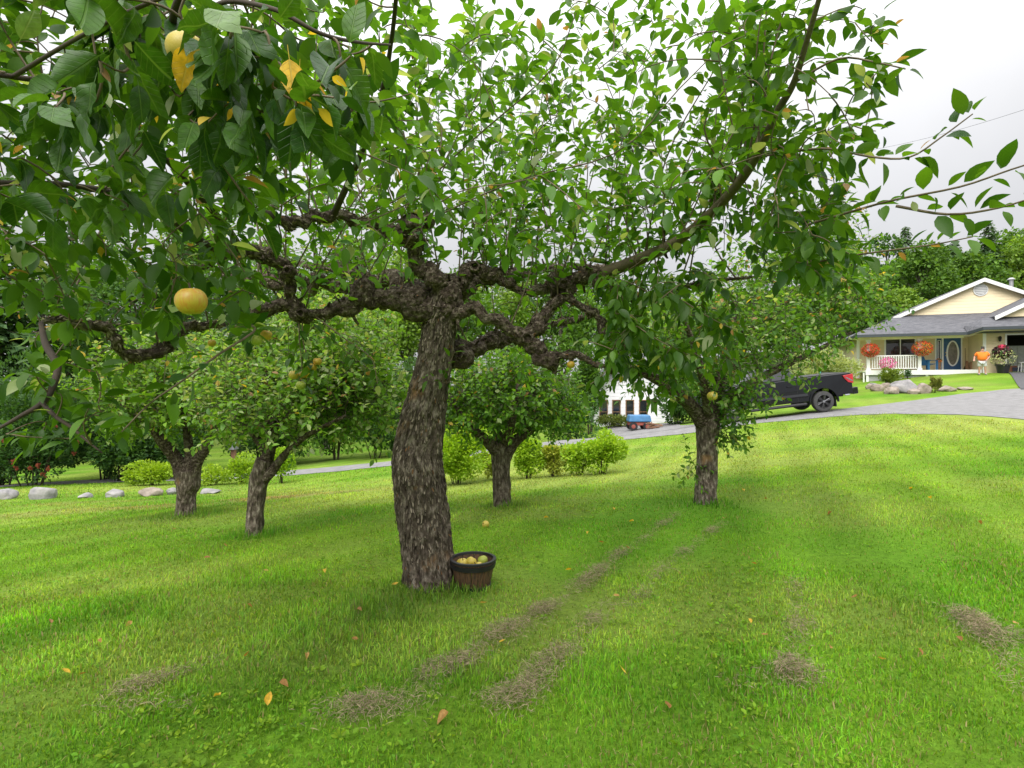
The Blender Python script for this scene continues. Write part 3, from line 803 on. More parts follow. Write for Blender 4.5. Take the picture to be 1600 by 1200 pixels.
    # long whips reaching out over the drive side
    whips = [[(1180, 246, 2.9), (1282, 232, 2.4), (1360, 245, 2.2), (1420, 246, 2.1), (1470, 215, 2.05), (1520, 178, 2.0)],
             [(1260, 352, 2.6), (1340, 328, 2.3), (1400, 312, 2.1), (1500, 292, 1.9), (1580, 265, 1.8), (1660, 240, 1.7)],
             [(1230, 420, 3.0), (1310, 403, 2.7), (1400, 390, 2.5), (1460, 382, 2.4), (1520, 370, 2.3)],
             [(1400, 322, 2.1), (1480, 335, 2.0), (1560, 325, 1.9), (1640, 300, 1.8)],
             [(1240, 130, 2.5), (1310, 92, 2.35), (1370, 98, 2.25), (1415, 108, 2.2)],
             [(1150, 291, 3.15), (1100, 200, 3.0), (1150, 120, 2.9), (1220, 40, 2.8)], [(1006, 402, 4.0), (1040, 250, 3.6), (1110, 120, 3.3), (1180, 10, 3.1)],
             [(556, 344, 3.8), (648, 295, 3.3), (760, 200, 2.9), (860, 110, 2.7), (900, 20, 2.6)], [(640, 358, 4.2), (800, 285, 3.5), (960, 240, 3.1), (1060, 140, 2.9), (1110, 90, 2.85)],
             [(355, 510, 3.8), (400, 512, 2.4), (340, 555, 2.1), (285, 595, 2.0), (235, 630, 1.95), (190, 675, 1.9)],
             [(490, 492, 4.2), (540, 530, 4.0), (580, 560, 3.9), (590, 600, 3.85)], [(0, 286, 1.75), (-10, 400, 1.9), (30, 440, 2.0), (110, 470, 2.1)],
             [(467, 495, 4.15), (468, 530, 4.12), (472, 570, 4.1), (474, 600, 4.08)], [(472, 495, 4.15), (474, 535, 4.12), (482, 560, 4.1), (488, 580, 4.08)]]
    for w in whips:
        c = catmull(np.array([P(*q) for q in w]), 4)
        for i in range(len(c) - 1):
            f = 1 - i / len(c)
            stem(c[i], (c[i] + c[i + 1]) / 2, c[i + 1], 0.0022 + 0.0035 * f, 0.0022 + 0.0035 * (1 - (i + 1) / len(c)))
        L = np.linalg.norm(np.diff(c, axis=0), axis=1).sum()
        seg = len(c) - 1
        for i in range(1 if len(w) > 4 else 2, seg, 2):
            a, b = c[i], c[min(i + 2, seg)]
            leaves_on(a, (a + b) / 2, b, max(3, int(np.linalg.norm(b - a) / 0.024)), 0.085, 0.1, t0=0.05, brown=0.07)
        pool.append(c)
    V, q = tubes_arrays(np.array(T0), np.array(T1), np.array(T2), np.array(TR0), np.array(TR1), n=5, seg=5)
    o = link("twigs", mesh_np("twigs", V, quads=q, smooth=True), M['shoot']); o["kind"] = "stuff"; inworld(o, root)
    # yellowed leaves right overhead
    for (px, py, d, s_, dx) in [(452, 92, 1.0, 0.082, 0.1), (468, 108, 1.02, 0.06, -0.1), (345, 122, 1.1, 0.075, 0.1), (300, 70, 1.05, 0.08, -0.4)]:
        LP.append(P(px, py, d)[None]); LD.append(nrm(np.array([[dx, 0.1, -1.0]]))); LU.append(nrm(np.array([[0.3, -1.0, 0.1]]))); LS.append(np.array([s_])); LC.append(np.array([[0.55, 0.38, 0.05]]))
    LPa, LDa, LUa, LSa, LCa = map(np.concatenate, (LP, LD, LU, LS, LC))
    # keep leaves out of the lens
    ok = np.linalg.norm(LPa - np.array([0, 0, CAMZ]), axis=1) > 0.62
    LPa, LDa, LUa, LSa, LCa = [a[ok] for a in (LPa, LDa, LUa, LSa, LCa)]
    # the 300 that show largest are objects of their own
    px = 800 + LPa[:, 0] / LPa[:, 1] * FPX; py = 600 - (LPa[:, 2] - CAMZ) / LPa[:, 1] * FPX
    app = LSa / LPa[:, 1]; app[(px < -20) | (px > 1620) | (py < -20) | (py > 1220) | (LPa[:, 1] < 0.3)] = 0
    big = np.argsort(-app)[:300]
    rest = np.ones(len(LPa), bool); rest[big] = False
    inworld(leaf_obj("foliage", LPa[rest], LDa[rest], LUa[rest], LSa[rest], LCa[rest], T_MID, M['leaf']), root)
    var = {}
    for k in range(6):
        for mk in ('leaf_green', 'leaf_pale', 'leaf_yellow', 'leaf_brown'):
            tv, tf = leaf_template(11, half=0.22 + 0.018 * k, fold=(0.75, 0.15, 0.5, 0.3, 0.95, 0.1)[k], curl=(0.1, 0.45, 0.25, -0.12, 0.35, 0.6)[k], wave=0.014 * (k % 3), twist=(0.5, -0.3, 0.0, -0.7, 0.3, 0.8)[k])
            stalk = np.array([(0, 0.008, 0), (0, -0.008, 0), (-0.26, -0.006, 0.03), (-0.26, 0.006, 0.03)])
            nb = len(tv)
            me = mesh_np("leaf", np.vstack([tv, stalk]), tris=np.vstack([tf, [(nb, nb + 1, nb + 2), (nb, nb + 2, nb + 3)]]), smooth=True)
            me.materials.append(M[mk]); var[(k, mk)] = me
    for j in big:
        c = LCa[j]
        mk = 'leaf_yellow' if c[0] > 0.40 else 'leaf_brown' if c[0] > 0.28 and c[2] < 0.12 and c[1] < 0.24 else 'leaf_pale' if c[0] > 0.17 and rng.random() < 0.7 else 'leaf_green'
        X = nrm(LDa[j]); Z = nrm(LUa[j] - (LUa[j] @ X) * X); Y = np.cross(Z, X)
        o = bpy.data.objects.new("leaf", var[(int(rng.integers(6)), mk)]); COL.objects.link(o); o.parent = root
        mt = Matrix.Identity(4)
        for a_, vec in enumerate((X, Y, Z)):
            for b_ in range(3): mt[b_][a_] = vec[b_] * LSa[j] * 1.05
        L = LPa[j] - np.array(root.location)
        mt[0][3], mt[1][3], mt[2][3] = L
        o.matrix_local = mt
    print("main leaves", len(LPa))
    return root
MAIN = main_tree()

# ------------------------------------------------------------------ apples
M['apple'] = mat('apple_skin', (0.46, 0.40, 0.035), 0.42, scale=1.9, color2=(0.48, 0.20, 0.03), stretch=(4.5, 4.5, 1.0))
M['apple_green'] = mat('apple_skin_green', (0.26, 0.35, 0.04), 0.42, scale=3, color2=(0.38, 0.40, 0.06), stretch=(9, 9, 9))
M['apple_yellow'] = mat('apple_skin_yellow', (0.44, 0.33, 0.035), 0.45, scale=3, color2=(0.52, 0.42, 0.08), stretch=(9, 9, 9))
def apple_mesh(seed):
    n, m = 20, 12
    V = []
    for i in range(m + 1):
        t = math.pi * i / m
        for k in range(n):
            p = 2 * math.pi * k / n
            r = 0.5 * math.sin(t) ** 0.92 * (1 + 0.05 * math.cos(t)) * (1 + 0.025 * math.cos(5 * p + seed) * (0.4 - math.cos(t)))
            z = 0.46 * math.cos(t) - 0.13 * math.exp(-(math.sin(t) / 0.22) ** 2) * math.cos(t)
            V.append((r * math.cos(p), r * math.sin(p), z))
    Q = [(i * n + k, (i + 1) * n + k, (i + 1) * n + (k + 1) % n, i * n + (k + 1) % n) for i in range(m) for k in range(n)]
    return mesh_np("apple", np.array(V), quads=np.array(Q), smooth=True)
APPLE = {k: [apple_mesh(s) for s in range(3)] for k in ('apple', 'apple_green', 'apple_yellow')}
for k, l in APPLE.items():
    for me in l: me.materials.append(M[k])
stem_mb = MB(); stem_mb.bar((0, 0, 0.30), (0.03, 0.01, 0.62), 0.028, 6, 0.036)
_st = stem_mb.build("stalk", M['twig']); STALK = _st.data; bpy.data.objects.remove(_st)
CALYX = MB(); CALYX.lathe([(0.02, -0.40), (0.07, -0.36), (0.09, -0.33)], n=8)
_st = CALYX.build("calyx", M['twig']); CALYX = _st.data; bpy.data.objects.remove(_st)
def apple(loc, size, kind, label, group=None, tilt=0.2, hang=None, stalk=True):
    e = empty("apple", tuple(loc), (rng.uniform(-tilt, tilt), rng.uniform(-tilt, tilt), rng.uniform(0, 6.28)))
    e.scale = (size, size, size)
    tag(e, label, "apple", group)
    link("skin", APPLE[kind][int(rng.integers(3))], None, e)
    if stalk:
        link("stalk", STALK, None, e)
    link("calyx", CALYX, None, e)
    return e
apple(P(299, 471, 1.38), 0.072, 'apple', "big yellow red flushed apple hanging close overhead among dark leaves", tilt=0.1)
apple(P(290, 78, 1.12), 0.070, 'apple_yellow', "yellow apple half hidden in the leaves at the very top of the near canopy", tilt=0.3)
apple(P(350, 112, 1.22), 0.066, 'apple_yellow', "yellow apple behind hanging leaves near the top of the canopy", tilt=0.3)
apple(P(401, 532, 2.4), 0.047, 'apple_green', "green apple touching an orange one at the tip of a drooping whip")
apple(P(416, 524, 2.42), 0.048, 'apple', "orange apple touching a green one at the tip of a drooping whip")
apple(P(459, 586, 4.1), 0.072, 'apple_yellow', "pale yellow apple at the outer side of the hanging bunch of five")
apple(P(474, 585, 4.09), 0.058, 'apple', "small ruddy apple between two paler ones in the hanging bunch of five")
apple(P(470, 602, 4.07), 0.070, 'apple_green', "green apple lowest in the hanging bunch of five")
apple(P(488, 573, 4.09), 0.070, 'apple', "orange apple of the hanging bunch of five, below the topmost one")
apple(P(496, 565, 4.1), 0.062, 'apple', "orange apple topmost in the hanging bunch of five")
apple(P(331, 536, 3.3), 0.045, 'apple', "single small orange apple under the low crooked limb")
apple(P(892, 570, 4.0), 0.058, 'apple', "single orange apple hanging under the limb beyond the trunk")
apple(P(1113, 619, 6.9), 0.125, 'apple_yellow', "big yellow apple in the fork of the leafy apple tree beside the drive")

# ------------------------------------------------------------------ wooden tub of windfalls
M['stave'] = mat('dark_stave', (0.030, 0.020, 0.014), 0.6, scale=6, color2=(0.15, 0.078, 0.036), stretch=(14, 14, 1.5), bump=0.4)
M['band'] = mat('black_band', (0.018, 0.018, 0.02), 0.45, 0.2, 10, metal=0.2)
def tub():
    b = G(739, 917)
    root = empty("wooden_tub", tuple(b)); root.location[2] -= 0.01
    tag(root, "dark stave tub with black bands holding apples, against the old trunk", "tub")
    H, r0, r1 = 0.225, 0.125, 0.172
    n = 20
    for k in range(n):
        a0, a1 = 2 * math.pi * (k + 0.04) / n, 2 * math.pi * (k + 0.96) / n
        vs, prof = [], [(r0, 0.0), (r1, H)]
        for (r, z) in prof:
            for rr in (r, r - 0.013):
                for a in (a0, (a0 + a1) / 2, a1):
                    vs.append((rr * math.cos(a), rr * math.sin(a), z))
        f = [(0, 1, 7, 6), (1, 2, 8, 7), (5, 4, 10, 11), (4, 3, 9, 10), (6, 7, 10, 9), (7, 8, 11, 10), (0, 6, 9, 3), (2, 5, 11, 8), (0, 3, 4, 1), (1, 4, 5, 2)]
        MB().add(vs, f).build("stave", M['stave'], root)
    MB().lathe([(r1 + 0.001, H - 0.010), (r1 + 0.006, H - 0.008), (r1 + 0.006, H + 0.006), (r1 - 0.015, H + 0.007), (r1 - 0.018, H - 0.01)], n=40, close=False).build("rim", M['band'], root, smooth=True)
    MB().lathe([(r1 - 0.006, H - 0.055), (r1 - 0.0005, H - 0.056), (r1 + 0.005, H - 0.022), (r1 - 0.004, H - 0.02)], n=40, close=False).build("band", M['band'], root, smooth=True)
    MB().lathe([(r0 + 0.006, 0.015), (r0 + 0.010, 0.016), (r0 + 0.016, 0.04), (r0 + 0.010, 0.042)], n=40, close=False).build("band", M['band'], root, smooth=True)
    MB().lathe([(0.001, 0.02), (r0 - 0.005, 0.02), (r0 - 0.005, 0.03), (0.001, 0.03)], n=24).build("bottom", M['stave'], root)
    base = np.array(root.location)
    spots = [(-0.075, -0.02, 0.196, 'apple_yellow', "yellow apple lying in the wooden tub nearest the old trunk"),
             (-0.010, -0.015, 0.206, 'apple_yellow', "yellow apple lying in the middle of the wooden tub"),
             (0.075, 0.0, 0.212, 'apple_green', "green apple lying in the wooden tub"),
             (0.045, -0.075, 0.185, 'apple_yellow', "yellow apple low behind the rim of the wooden tub")]
    for x, y, z, k, lab in spots:
        apple(base + np.array([x, y, z]), 0.078, k, lab, tilt=0.8)
    for x, y, z in [(-0.05, 0.02, 0.125), (0.03, -0.01, 0.13), (0.05, 0.07, 0.14), (-0.03, 0.085, 0.17), (-0.06, -0.06, 0.14), (0.09, -0.03, 0.145), (-0.1, 0.05, 0.17), (0.0, -0.08, 0.12), (0, 0.03, 0.065), (0.06, 0.02, 0.06), (-0.05, -0.03, 0.06)]:
        apple(base + np.array([x, y, z]), 0.076, ['apple', 'apple_yellow', 'apple_green'][int(rng.integers(3))], "apple buried low among the others in the wooden tub", "apples heaped in the wooden tub", tilt=1.2)
tub()
g = G(759, 825); apple(g + np.array([0, 0, 0.04]), 0.085, 'apple_yellow', "yellow windfall apple lying on the grass behind the tub", tilt=1.5)

# ------------------------------------------------------------------ the other apple trees
def small_apple_tree(base_px, d, trunk, limbs, crown, nspray, label, ga, gb, pale=0.06, leaf=0.075, shoots=0.3, sag=0.2, brown=0.010, seed=1, shoot_h=0.5, inner=0.25):
    """trunk/limbs: lists of (px,py,depth,width px); crown: list of ellipsoids (px,py,depth,rx,ry,rz,weight)"""
    r = np.random.default_rng(seed)
    base = ter(P(base_px[0], base_px[1], d)[0], d)
    root = empty("apple_tree", (P(base_px[0], 0, d)[0], d, float(base)))
    tag(root, label, "apple tree")
    skel = []
    p, rad = PL(trunk); rad = rad * 0.87
    o, c, rr = tube_obj("trunk", p, rad, M['bark'], None, nseg=36, step=0.025, rough=0.10, freq=13, long=0.6, ridge=0.08, seed=seed, knots=[(r.uniform(0.2, 0.9), r.uniform(0, 6), 0.2, 0.05) for _ in range(5)])
    inworld(o, root)
    for lb in limbs:
        p, rad = PL(lb)
        o, c, rr = tube_obj("limb", p, rad, M['bark_limb'], None, nseg=16, step=0.03, rough=0.18, freq=12, long=0.8, ridge=0.06, seed=seed + len(skel))
        inworld(o, root); skel.append(c)
    pool = np.vstack(skel)
    T0, T1, T2, R0, R1, LP, LD, LU, LS, LC = ([] for _ in range(10))
    wts = np.array([e[6] for e in crown], float); wts /= wts.sum()
    tg = []
    for e, w in zip(crown, wts):
        n = int(nspray * w)
        v = nrm(r.normal(size=(n, 3))) * (r.uniform(inner, 1.0, (n, 1)) ** 0.55) * (0.82 + 0.3 * r.random((n, 1)))
        tg.append(P(*e[:3]) + v * np.array(e[3:6]))
    tg = np.vstack(tg)
    dist = np.array([np.min(((pool - t) ** 2).sum(1)) for t in tg])
    new = np.zeros((len(tg) * 2, 3)); nn = 0
    for t in tg[np.argsort(dist)]:
        allp = np.vstack([pool, new[:nn]])
        s = allp[np.argmin(((allp - t) ** 2).sum(1))]
        L = np.linalg.norm(t - s)
        m = (s + t) / 2 + np.array([0, 0, 0.12 * L])
        T0.append(s); T1.append(m); T2.append(t); R0.append(0.004 + 0.006 * min(L, 1)); R1.append(0.003)
        new[nn] = (s + t + 2 * m) / 4; new[nn + 1] = t; nn += 2
        up = r.random() < shoots
        dv = nrm(t - s + 1e-6)
        if up: dv = nrm(np.array([r.normal(0, 0.25), r.normal(0, 0.25), 1.0])); h = r.uniform(0.4, 1.0) * shoot_h; n = int(h / 0.035)
        else: dv = nrm(dv + np.array([0, 0, -sag]) + r.normal(0, 0.3, 3)); h = 0.28; n = 10
        b = t + dv * h
        T0.append(t); T1.append((t + b) / 2); T2.append(b); R0.append(0.003); R1.append(0.0015)
        k = np.linspace(0, 1, n)[:, None]
        pos = t + (b - t) * k
        an = np.arange(n) * 2.4 + r.uniform(0, 6)
        ref = nrm(np.cross(dv, [0.3, 0.5, 0.8])); w2 = np.cross(dv, ref)
        out = ref * np.cos(an)[:, None] + w2 * np.sin(an)[:, None]
        dl = nrm(out + dv * r.uniform(0.3, 0.9, (n, 1)) + np.array([0, 0, 1.0]) * r.normal(-0.12 - sag * 0.6, 0.3, (n, 1)))
        LP.append(pos); LD.append(dl); LU.append(nrm(np.array([0, 0, 1.0]) + r.normal(0, 0.5, (n, 3)))); LS.append(leaf * r.uniform(0.65, 1.2, n))
        LC.append(leaf_tint(n, ga, gb, 0.006, brown, pale, r))
    V, q = tubes_arrays(np.array(T0), np.array(T1), np.array(T2), np.array(R0), np.array(R1), n=3, seg=3)
    o = link("twigs", mesh_np("twigs", V, quads=q), M['twig']); o["kind"] = "stuff"; inworld(o, root)
    inworld(leaf_obj("crown", *map(np.concatenate, (LP, LD, LU, LS, LC)), T_LOW, M['leaf']), root)
    return root

# leafy tree beside the drive
small_apple_tree((1103, 786), 7.5,
    [(1104, 802, 7.5, 46), (1103, 780, 7.5, 38), (1104, 750, 7.5, 34), (1105, 715, 7.5, 34), (1104, 685, 7.5, 35), (1106, 660, 7.5, 40), (1108, 645, 7.5, 34)],
    [[(1105, 665, 7.5, 32), (1085, 640, 7.4, 22), (1062, 618, 7.2, 18), (1020, 590, 7.0, 13), (970, 570, 6.8, 8)],
     [(1106, 660, 7.5, 26), (1118, 630, 7.5, 19), (1122, 600, 7.5, 15), (1140, 540, 7.6, 11), (1150, 470, 7.7, 7)],
     [(1110, 660, 7.5, 24), (1140, 625, 7.6, 16), (1190, 590, 7.8, 12), (1260, 555, 8.1, 8), (1330, 520, 8.4, 5)],
     [(1106, 662, 7.5, 20), (1104, 620, 7.2, 15), (1090, 560, 6.8, 11), (1070, 500, 6.5, 7)],
     [(1106, 660, 7.5, 20), (1120, 620, 8.0, 14), (1180, 520, 8.8, 10), (1260, 440, 9.3, 6)]],
    [(1130, 540, 7.5, 1.25, 1.3, 0.75, 3), (1220, 480, 8.0, 1.10, 1.2, 0.85, 3), (1290, 420, 8.8, 0.75, 0.8, 0.75, 1.6), (1050, 560, 7.2, 0.75, 0.8, 0.45, 1.2), (1310, 480, 8.4, 0.62, 0.8, 0.50, 1.3), (1130, 625, 7.5, 0.40, 0.5, 0.20, 0.5), (1132, 672, 7.4, 0.13, 0.15, 0.24, 0.22), (1080, 730, 7.4, 0.05, 0.05, 0.12, 0.05)],
    1500, "leafy apple tree with a low fork standing beside the drive and black pickup", (0.035, 0.110, 0.010), (0.15, 0.29, 0.035), pale=0.12, shoots=0.35, sag=0.3, seed=11, shoot_h=0.6)
# neat round tree in the middle of the lawn
small_apple_tree((785, 788), 8.3,
    [(786, 800, 8.3, 36), (785, 785, 8.3, 31), (784, 755, 8.3, 29), (783, 725, 8.3, 31), (783, 705, 8.3, 34), (784, 692, 8.3, 28)],
    [[(782, 708, 8.3, 26), (762, 690, 8.2, 17), (742, 673, 8.1, 14), (722, 650, 8.0, 9), (705, 620, 7.9, 5)],
     [(784, 706, 8.3, 22), (780, 680, 8.3, 13), (768, 660, 8.4, 11), (770, 620, 8.5, 8), (772, 590, 8.5, 5)],
     [(788, 708, 8.3, 24), (806, 688, 8.3, 18), (828, 672, 8.3, 15), (852, 645, 8.4, 10), (880, 620, 8.5, 6)],
     [(786, 700, 8.3, 16), (800, 660, 8.0, 11), (810, 600, 7.8, 6)]],
    [(790, 625, 8.3, 0.92, 0.95, 0.55, 4), (725, 640, 8.2, 0.45, 0.5, 0.38, 1), (865, 635, 8.4, 0.50, 0.55, 0.40, 1.2), (800, 590, 8.4, 0.7, 0.7, 0.35, 1.3)],
    950, "small round-headed apple tree with a three-way fork before the row of bright shrubs", (0.040, 0.115, 0.016), (0.16, 0.31, 0.03), pale=0.04, leaf=0.078, shoots=0.35, sag=0.05, seed=12, shoot_h=0.4)
# two on the low side
small_apple_tree((397, 834), 7.0,
    [(396, 850, 7.0, 34), (397, 830, 7.0, 28), (399, 795, 7.0, 28), (403, 760, 7.0, 29), (409, 735, 7.0, 30), (414, 718, 7.0, 28)],
    [[(410, 738, 7.0, 27), (418, 715, 7.0, 20), (424, 690, 7.0, 15), (420, 650, 7.0, 12), (400, 600, 7.0, 8)],
     [(406, 752, 7.0, 18), (424, 738, 6.95, 15), (444, 712, 6.9, 12), (480, 680, 6.8, 9), (540, 650, 6.7, 5)],
     [(418, 700, 7.0, 16), (450, 640, 7.3, 12), (500, 590, 7.6, 9), (550, 550, 7.9, 5)],
     [(416, 705, 7.0, 14), (380, 660, 7.2, 10), (340, 630, 7.4, 6)]],
    [(440, 640, 7.0, 1.0, 1.0, 0.42, 3), (520, 600, 7.3, 0.78, 0.9, 0.70, 3), (480, 540, 7.8, 0.7, 0.8, 0.55, 2), (575, 620, 7.2, 0.5, 0.7, 0.6, 1.3), (380, 600, 7.2, 0.65, 0.6, 0.55, 1.4), (560, 540, 7.9, 0.6, 0.8, 0.5, 1.2)],
    1750, "slender leaning apple tree with pale leaves, standing nearest the old trunk on its low side", (0.070, 0.175, 0.020), (0.21, 0.36, 0.055), pale=0.24, leaf=0.082, shoots=0.5, sag=0.15, seed=13, brown=0.012, shoot_h=0.5)
small_apple_tree((290, 802), 9.3,
    [(289, 815, 9.3, 40), (290, 800, 9.3, 33), (291, 775, 9.3, 31), (294, 752, 9.3, 36), (293, 735, 9.3, 38)],
    [[(288, 742, 9.3, 28), (276, 720, 9.3, 21), (258, 695, 9.2, 17), (230, 660, 9.1, 11), (190, 630, 9.0, 6)],
     [(296, 742, 9.3, 26), (308, 718, 9.3, 20), (322, 698, 9.3, 16), (345, 660, 9.3, 11), (380, 630, 9.3, 6)],
     [(294, 738, 9.3, 20), (296, 712, 9.35, 14), (290, 660, 9.5, 11), (280, 600, 9.7, 7)]],
    [(285, 630, 9.3, 1.55, 1.3, 0.55, 4), (220, 610, 9.2, 0.95, 1.0, 0.6, 2), (300, 570, 9.6, 1.2, 1.1, 0.6, 2), (360, 640, 9.3, 0.6, 0.8, 0.45, 1)],
    1300, "stout forked apple tree behind the slender leaning one, near the lawn boulders", (0.055, 0.145, 0.014), (0.20, 0.34, 0.04), pale=0.14, leaf=0.085, shoots=0.4, sag=0.15, seed=14, shoot_h=0.5)

# ------------------------------------------------------------------ shrubs
def leaf_cloud(n, c, rad, r, shell=0.45, lumps=9, flat=0.0):
    """points scattered through several overlapping clumps"""
    lc = nrm(r.normal(size=(lumps, 3))) * r.uniform(0.2, 0.75, (lumps, 1))
    lr = r.uniform(0.22, 0.48, lumps)
    lc[:, 2] += np.where(r.random(lumps) < 0.3, 0.28, 0.0)
    k = r.integers(0, lumps, n)
    v = nrm(r.normal(size=(n, 3))) * (r.uniform(shell, 1, (n, 1)) ** 0.5)
    out = lc[k] + v * lr[k][:, None]
    d = nrm(v + 0.4 * nrm(out) + r.normal(0, 0.5, (n, 3)))
    return np.asarray(c) + out * np.asarray(rad), d

def shrub(name, label, x, y, rx, rz, n, leaf, ga, gb, seed, cat="shrub", group=None, stems=7, upright=0.4, ry=None, z0=None, base=0.0, pale=0.0, material=None, lumps=20, brown=0.0, T=None):
    r = np.random.default_rng(seed)
    g = float(ter(x, y)) if z0 is None else z0
    root = empty(name, (x, y, g - 0.02)); tag(root, label, cat, group)
    ry = ry or rx
    for _ in range(stems):
        a = r.uniform(0, 6.28); q = r.uniform(0.1, 0.6)
        tip = np.array([math.cos(a) * rx * q, math.sin(a) * ry * q, base + rz * r.uniform(1.0, 1.7)])
        w = max(0.008, rz * 0.012)
        V, Q, T2, c_, r_ = tube([(tip[0] * 0.2, tip[1] * 0.2, -0.05), tip * np.array([0.5, 0.5, 0.5]), tip], [w * 1.4, w, w * 0.5], nseg=6, step=0.15, rough=0.1)
        link("stem", mesh_np("stem", V, tris=T2, quads=Q, smooth=True), M['twig'], root)
    pos, d = leaf_cloud(n, (0, 0, base + rz), (rx, ry, rz), r, lumps=lumps)
    d = nrm(d + np.array([0, 0, upright]))
    keep = pos[:, 2] > 0.03
    pos, d = pos[keep], d[keep]
    up = nrm(np.array([0, 0, 1.0]) + r.normal(0, 0.6, (len(pos), 3)))
    leaf_obj("foliage", pos, d, up, leaf * r.uniform(0.6, 1.25, len(pos)), leaf_tint(len(pos), ga, gb, 0, brown, pale, r), T or T_MIN, material or M['leaf_far'], root)
    return root

BR_A, BR_B = (0.17, 0.32, 0.012), (0.36, 0.50, 0.03)
row = [(716, 757, 13.0, 0.75, 0.60, "widest bright green shrub in the row, seen beside the old trunk"),
       (775, 752, 13.6, 0.30, 0.36, "low yellow-green shrub behind the small round-headed apple tree's trunk"),
       (826, 748, 13.2, 0.36, 0.46, "tall bright green shrub just past the small round-headed apple tree"),
       (864, 747, 13.3, 0.26, 0.36, "thin yellow-green shrub between two fuller ones in the row"),
       (905, 745, 13.2, 0.34, 0.34, "short bright green shrub next to the last one in the row"),
       (942, 743, 13.0, 0.42, 0.47, "full round bright green shrub at the drive end of the row")]
for i, (px, py, d, rx, rz, lab) in enumerate(row):
    shrub("bright_shrub", lab, P(px, 0, d)[0], d, rx * 1.25, rz * 1.15, int(4600 * rx * rz / 0.2), 0.072, BR_A if i not in (1, 3) else (0.22, 0.28, 0.03), BR_B if i not in (1, 3) else (0.40, 0.42, 0.06), 30 + i, group="row of bright shrubs on the lawn", T=T_MIN)
shrub("bright_shrub", "low spreading lime green shrub behind the lawn boulders", P(240, 0, 18.3)[0], 18.3, 1.25, 0.40, 4200, 0.085, (0.17, 0.29, 0.012), (0.30, 0.42, 0.02), 40, ry=0.6)
shrub("bright_shrub", "small lime green shrub between the two low-side apple trees", P(330, 0, 17.5)[0], 17.5, 0.8, 0.28, 1500, 0.085, (0.17, 0.29, 0.012), (0.30, 0.42, 0.02), 41)
shrub("bright_shrub", "tall lime green shrub seen just past the slender leaning apple tree", P(440, 0, 17.0)[0], 17.0, 0.48, 0.55, 2200, 0.085, (0.15, 0.29, 0.012), (0.28, 0.42, 0.02), 42)
shrub("bright_shrub", "lime green shrub showing against the slender leaning trunk", P(378, 0, 17.6)[0], 17.6, 0.45, 0.42, 1500, 0.085, (0.16, 0.29, 0.012), (0.29, 0.42, 0.02), 43)
# viburnum with red berries and dark hedge behind the boulders
vib = shrub("berry_bush", "tall dark bush hung with red berries behind the lawn boulders", P(50, 0, 20)[0], 20.0, 3.1, 1.75, 24000, 0.12, (0.02, 0.065, 0.015), (0.07, 0.15, 0.03), 44, ry=1.5, stems=9, lumps=34)
r_ = np.random.default_rng(5)
berry_m = mat('berries', (0.15, 0.028, 0.014), 0.4, 0.3, 5)
for k in range(26):
    mb = MB()
    a = r_.uniform(-1.0, 0.95); zz = (r_.uniform(0.05, 0.42) if r_.random() < 0.75 else r_.uniform(0.42, 0.85)) * 3.4
    c = np.array([a * 2.7, -1.05 * math.sqrt(max(0.1, 1 - a * a)) - r_.uniform(0, 0.2), zz])
    for j in range(9):
        o = r_.normal(0, 0.032, 3) + c
        mb.lathe([(0.003, -0.034), (0.03, -0.018), (0.03, 0.018), (0.003, 0.034)], n=6, c=o)
    mb.build("berry_cluster", berry_m, vib, smooth=True)
dark = [((-16.0, 22.6), 2.4, 2.2, "dark leafy shrub at the far end of the berry bush"), ((-12.6, 21.8), 1.7, 1.15, "dark green shrub behind the stout forked apple tree"), ((-10.4, 25.5), 2.0, 1.5, "dark green shrub across the drive behind the slender leaning trunk"),
        ((-6.2, 26.0), 1.9, 1.3, "dark green shrub across the drive beside the old trunk"), ((-8.3, 27.2), 1.8, 1.7, "tall dark shrub across the drive between the slender apple tree and the old trunk"), ((-3.2, 26.5), 1.9, 1.5, "dark shrub across the drive just past the old trunk"),
        ((-13.9, 20.6), 1.5, 1.35, "dark shrub between the berry bush and the low spreading lime shrub"), ((-5.0, 29.5), 2.4, 2.2, "tall dark shrub in the second row across the drive behind the old trunk"), ((-17.5, 27.0), 3.0, 2.8, "big dark shrub mass behind the berry bush"),
        ((-0.3, 27.0), 2.0, 1.7, "dark shrub across the drive behind the small round-headed apple tree"), ((-14.6, 24.0), 2.2, 2.0, "tall dark shrub behind the low spreading lime shrub"), ((-19.5, 22.0), 2.4, 2.2, "dark shrub past the berry bush on its low side"), ((-11.8, 27.5), 2.2, 1.9, "tall dark shrub behind the wooden post")]
for i, ((x, y), rx, rz, lab) in enumerate(dark):
    shrub("dark_shrub", lab, x, y, rx, rz, int(5200 * rx * rz / 1.6) + 2500, 0.13, (0.022, 0.065, 0.016), (0.075, 0.16, 0.03), 50 + i, lumps=24)
shrub("dark_shrub", "broad dark green shrub beside the white neighbour house", P(893, 0, 26.5)[0], 26.5, 1.45, 1.15, 6000, 0.13, (0.022, 0.075, 0.02), (0.085, 0.19, 0.04), 60, lumps=24)
shrub("dark_shrub", "tall green shrub hiding the near corner of the white neighbour house", P(921, 0, 29.5)[0], 29.5, 1.1, 2.3, 7000, 0.15, (0.03, 0.085, 0.015), (0.12, 0.23, 0.03), 66, lumps=26)
shrub("dark_shrub", "green hedge shrub at the drive end of the white neighbour house", P(1060, 0, 29)[0], 29, 1.6, 1.0, 5000, 0.14, (0.03, 0.085, 0.02), (0.10, 0.21, 0.04), 61, lumps=24)
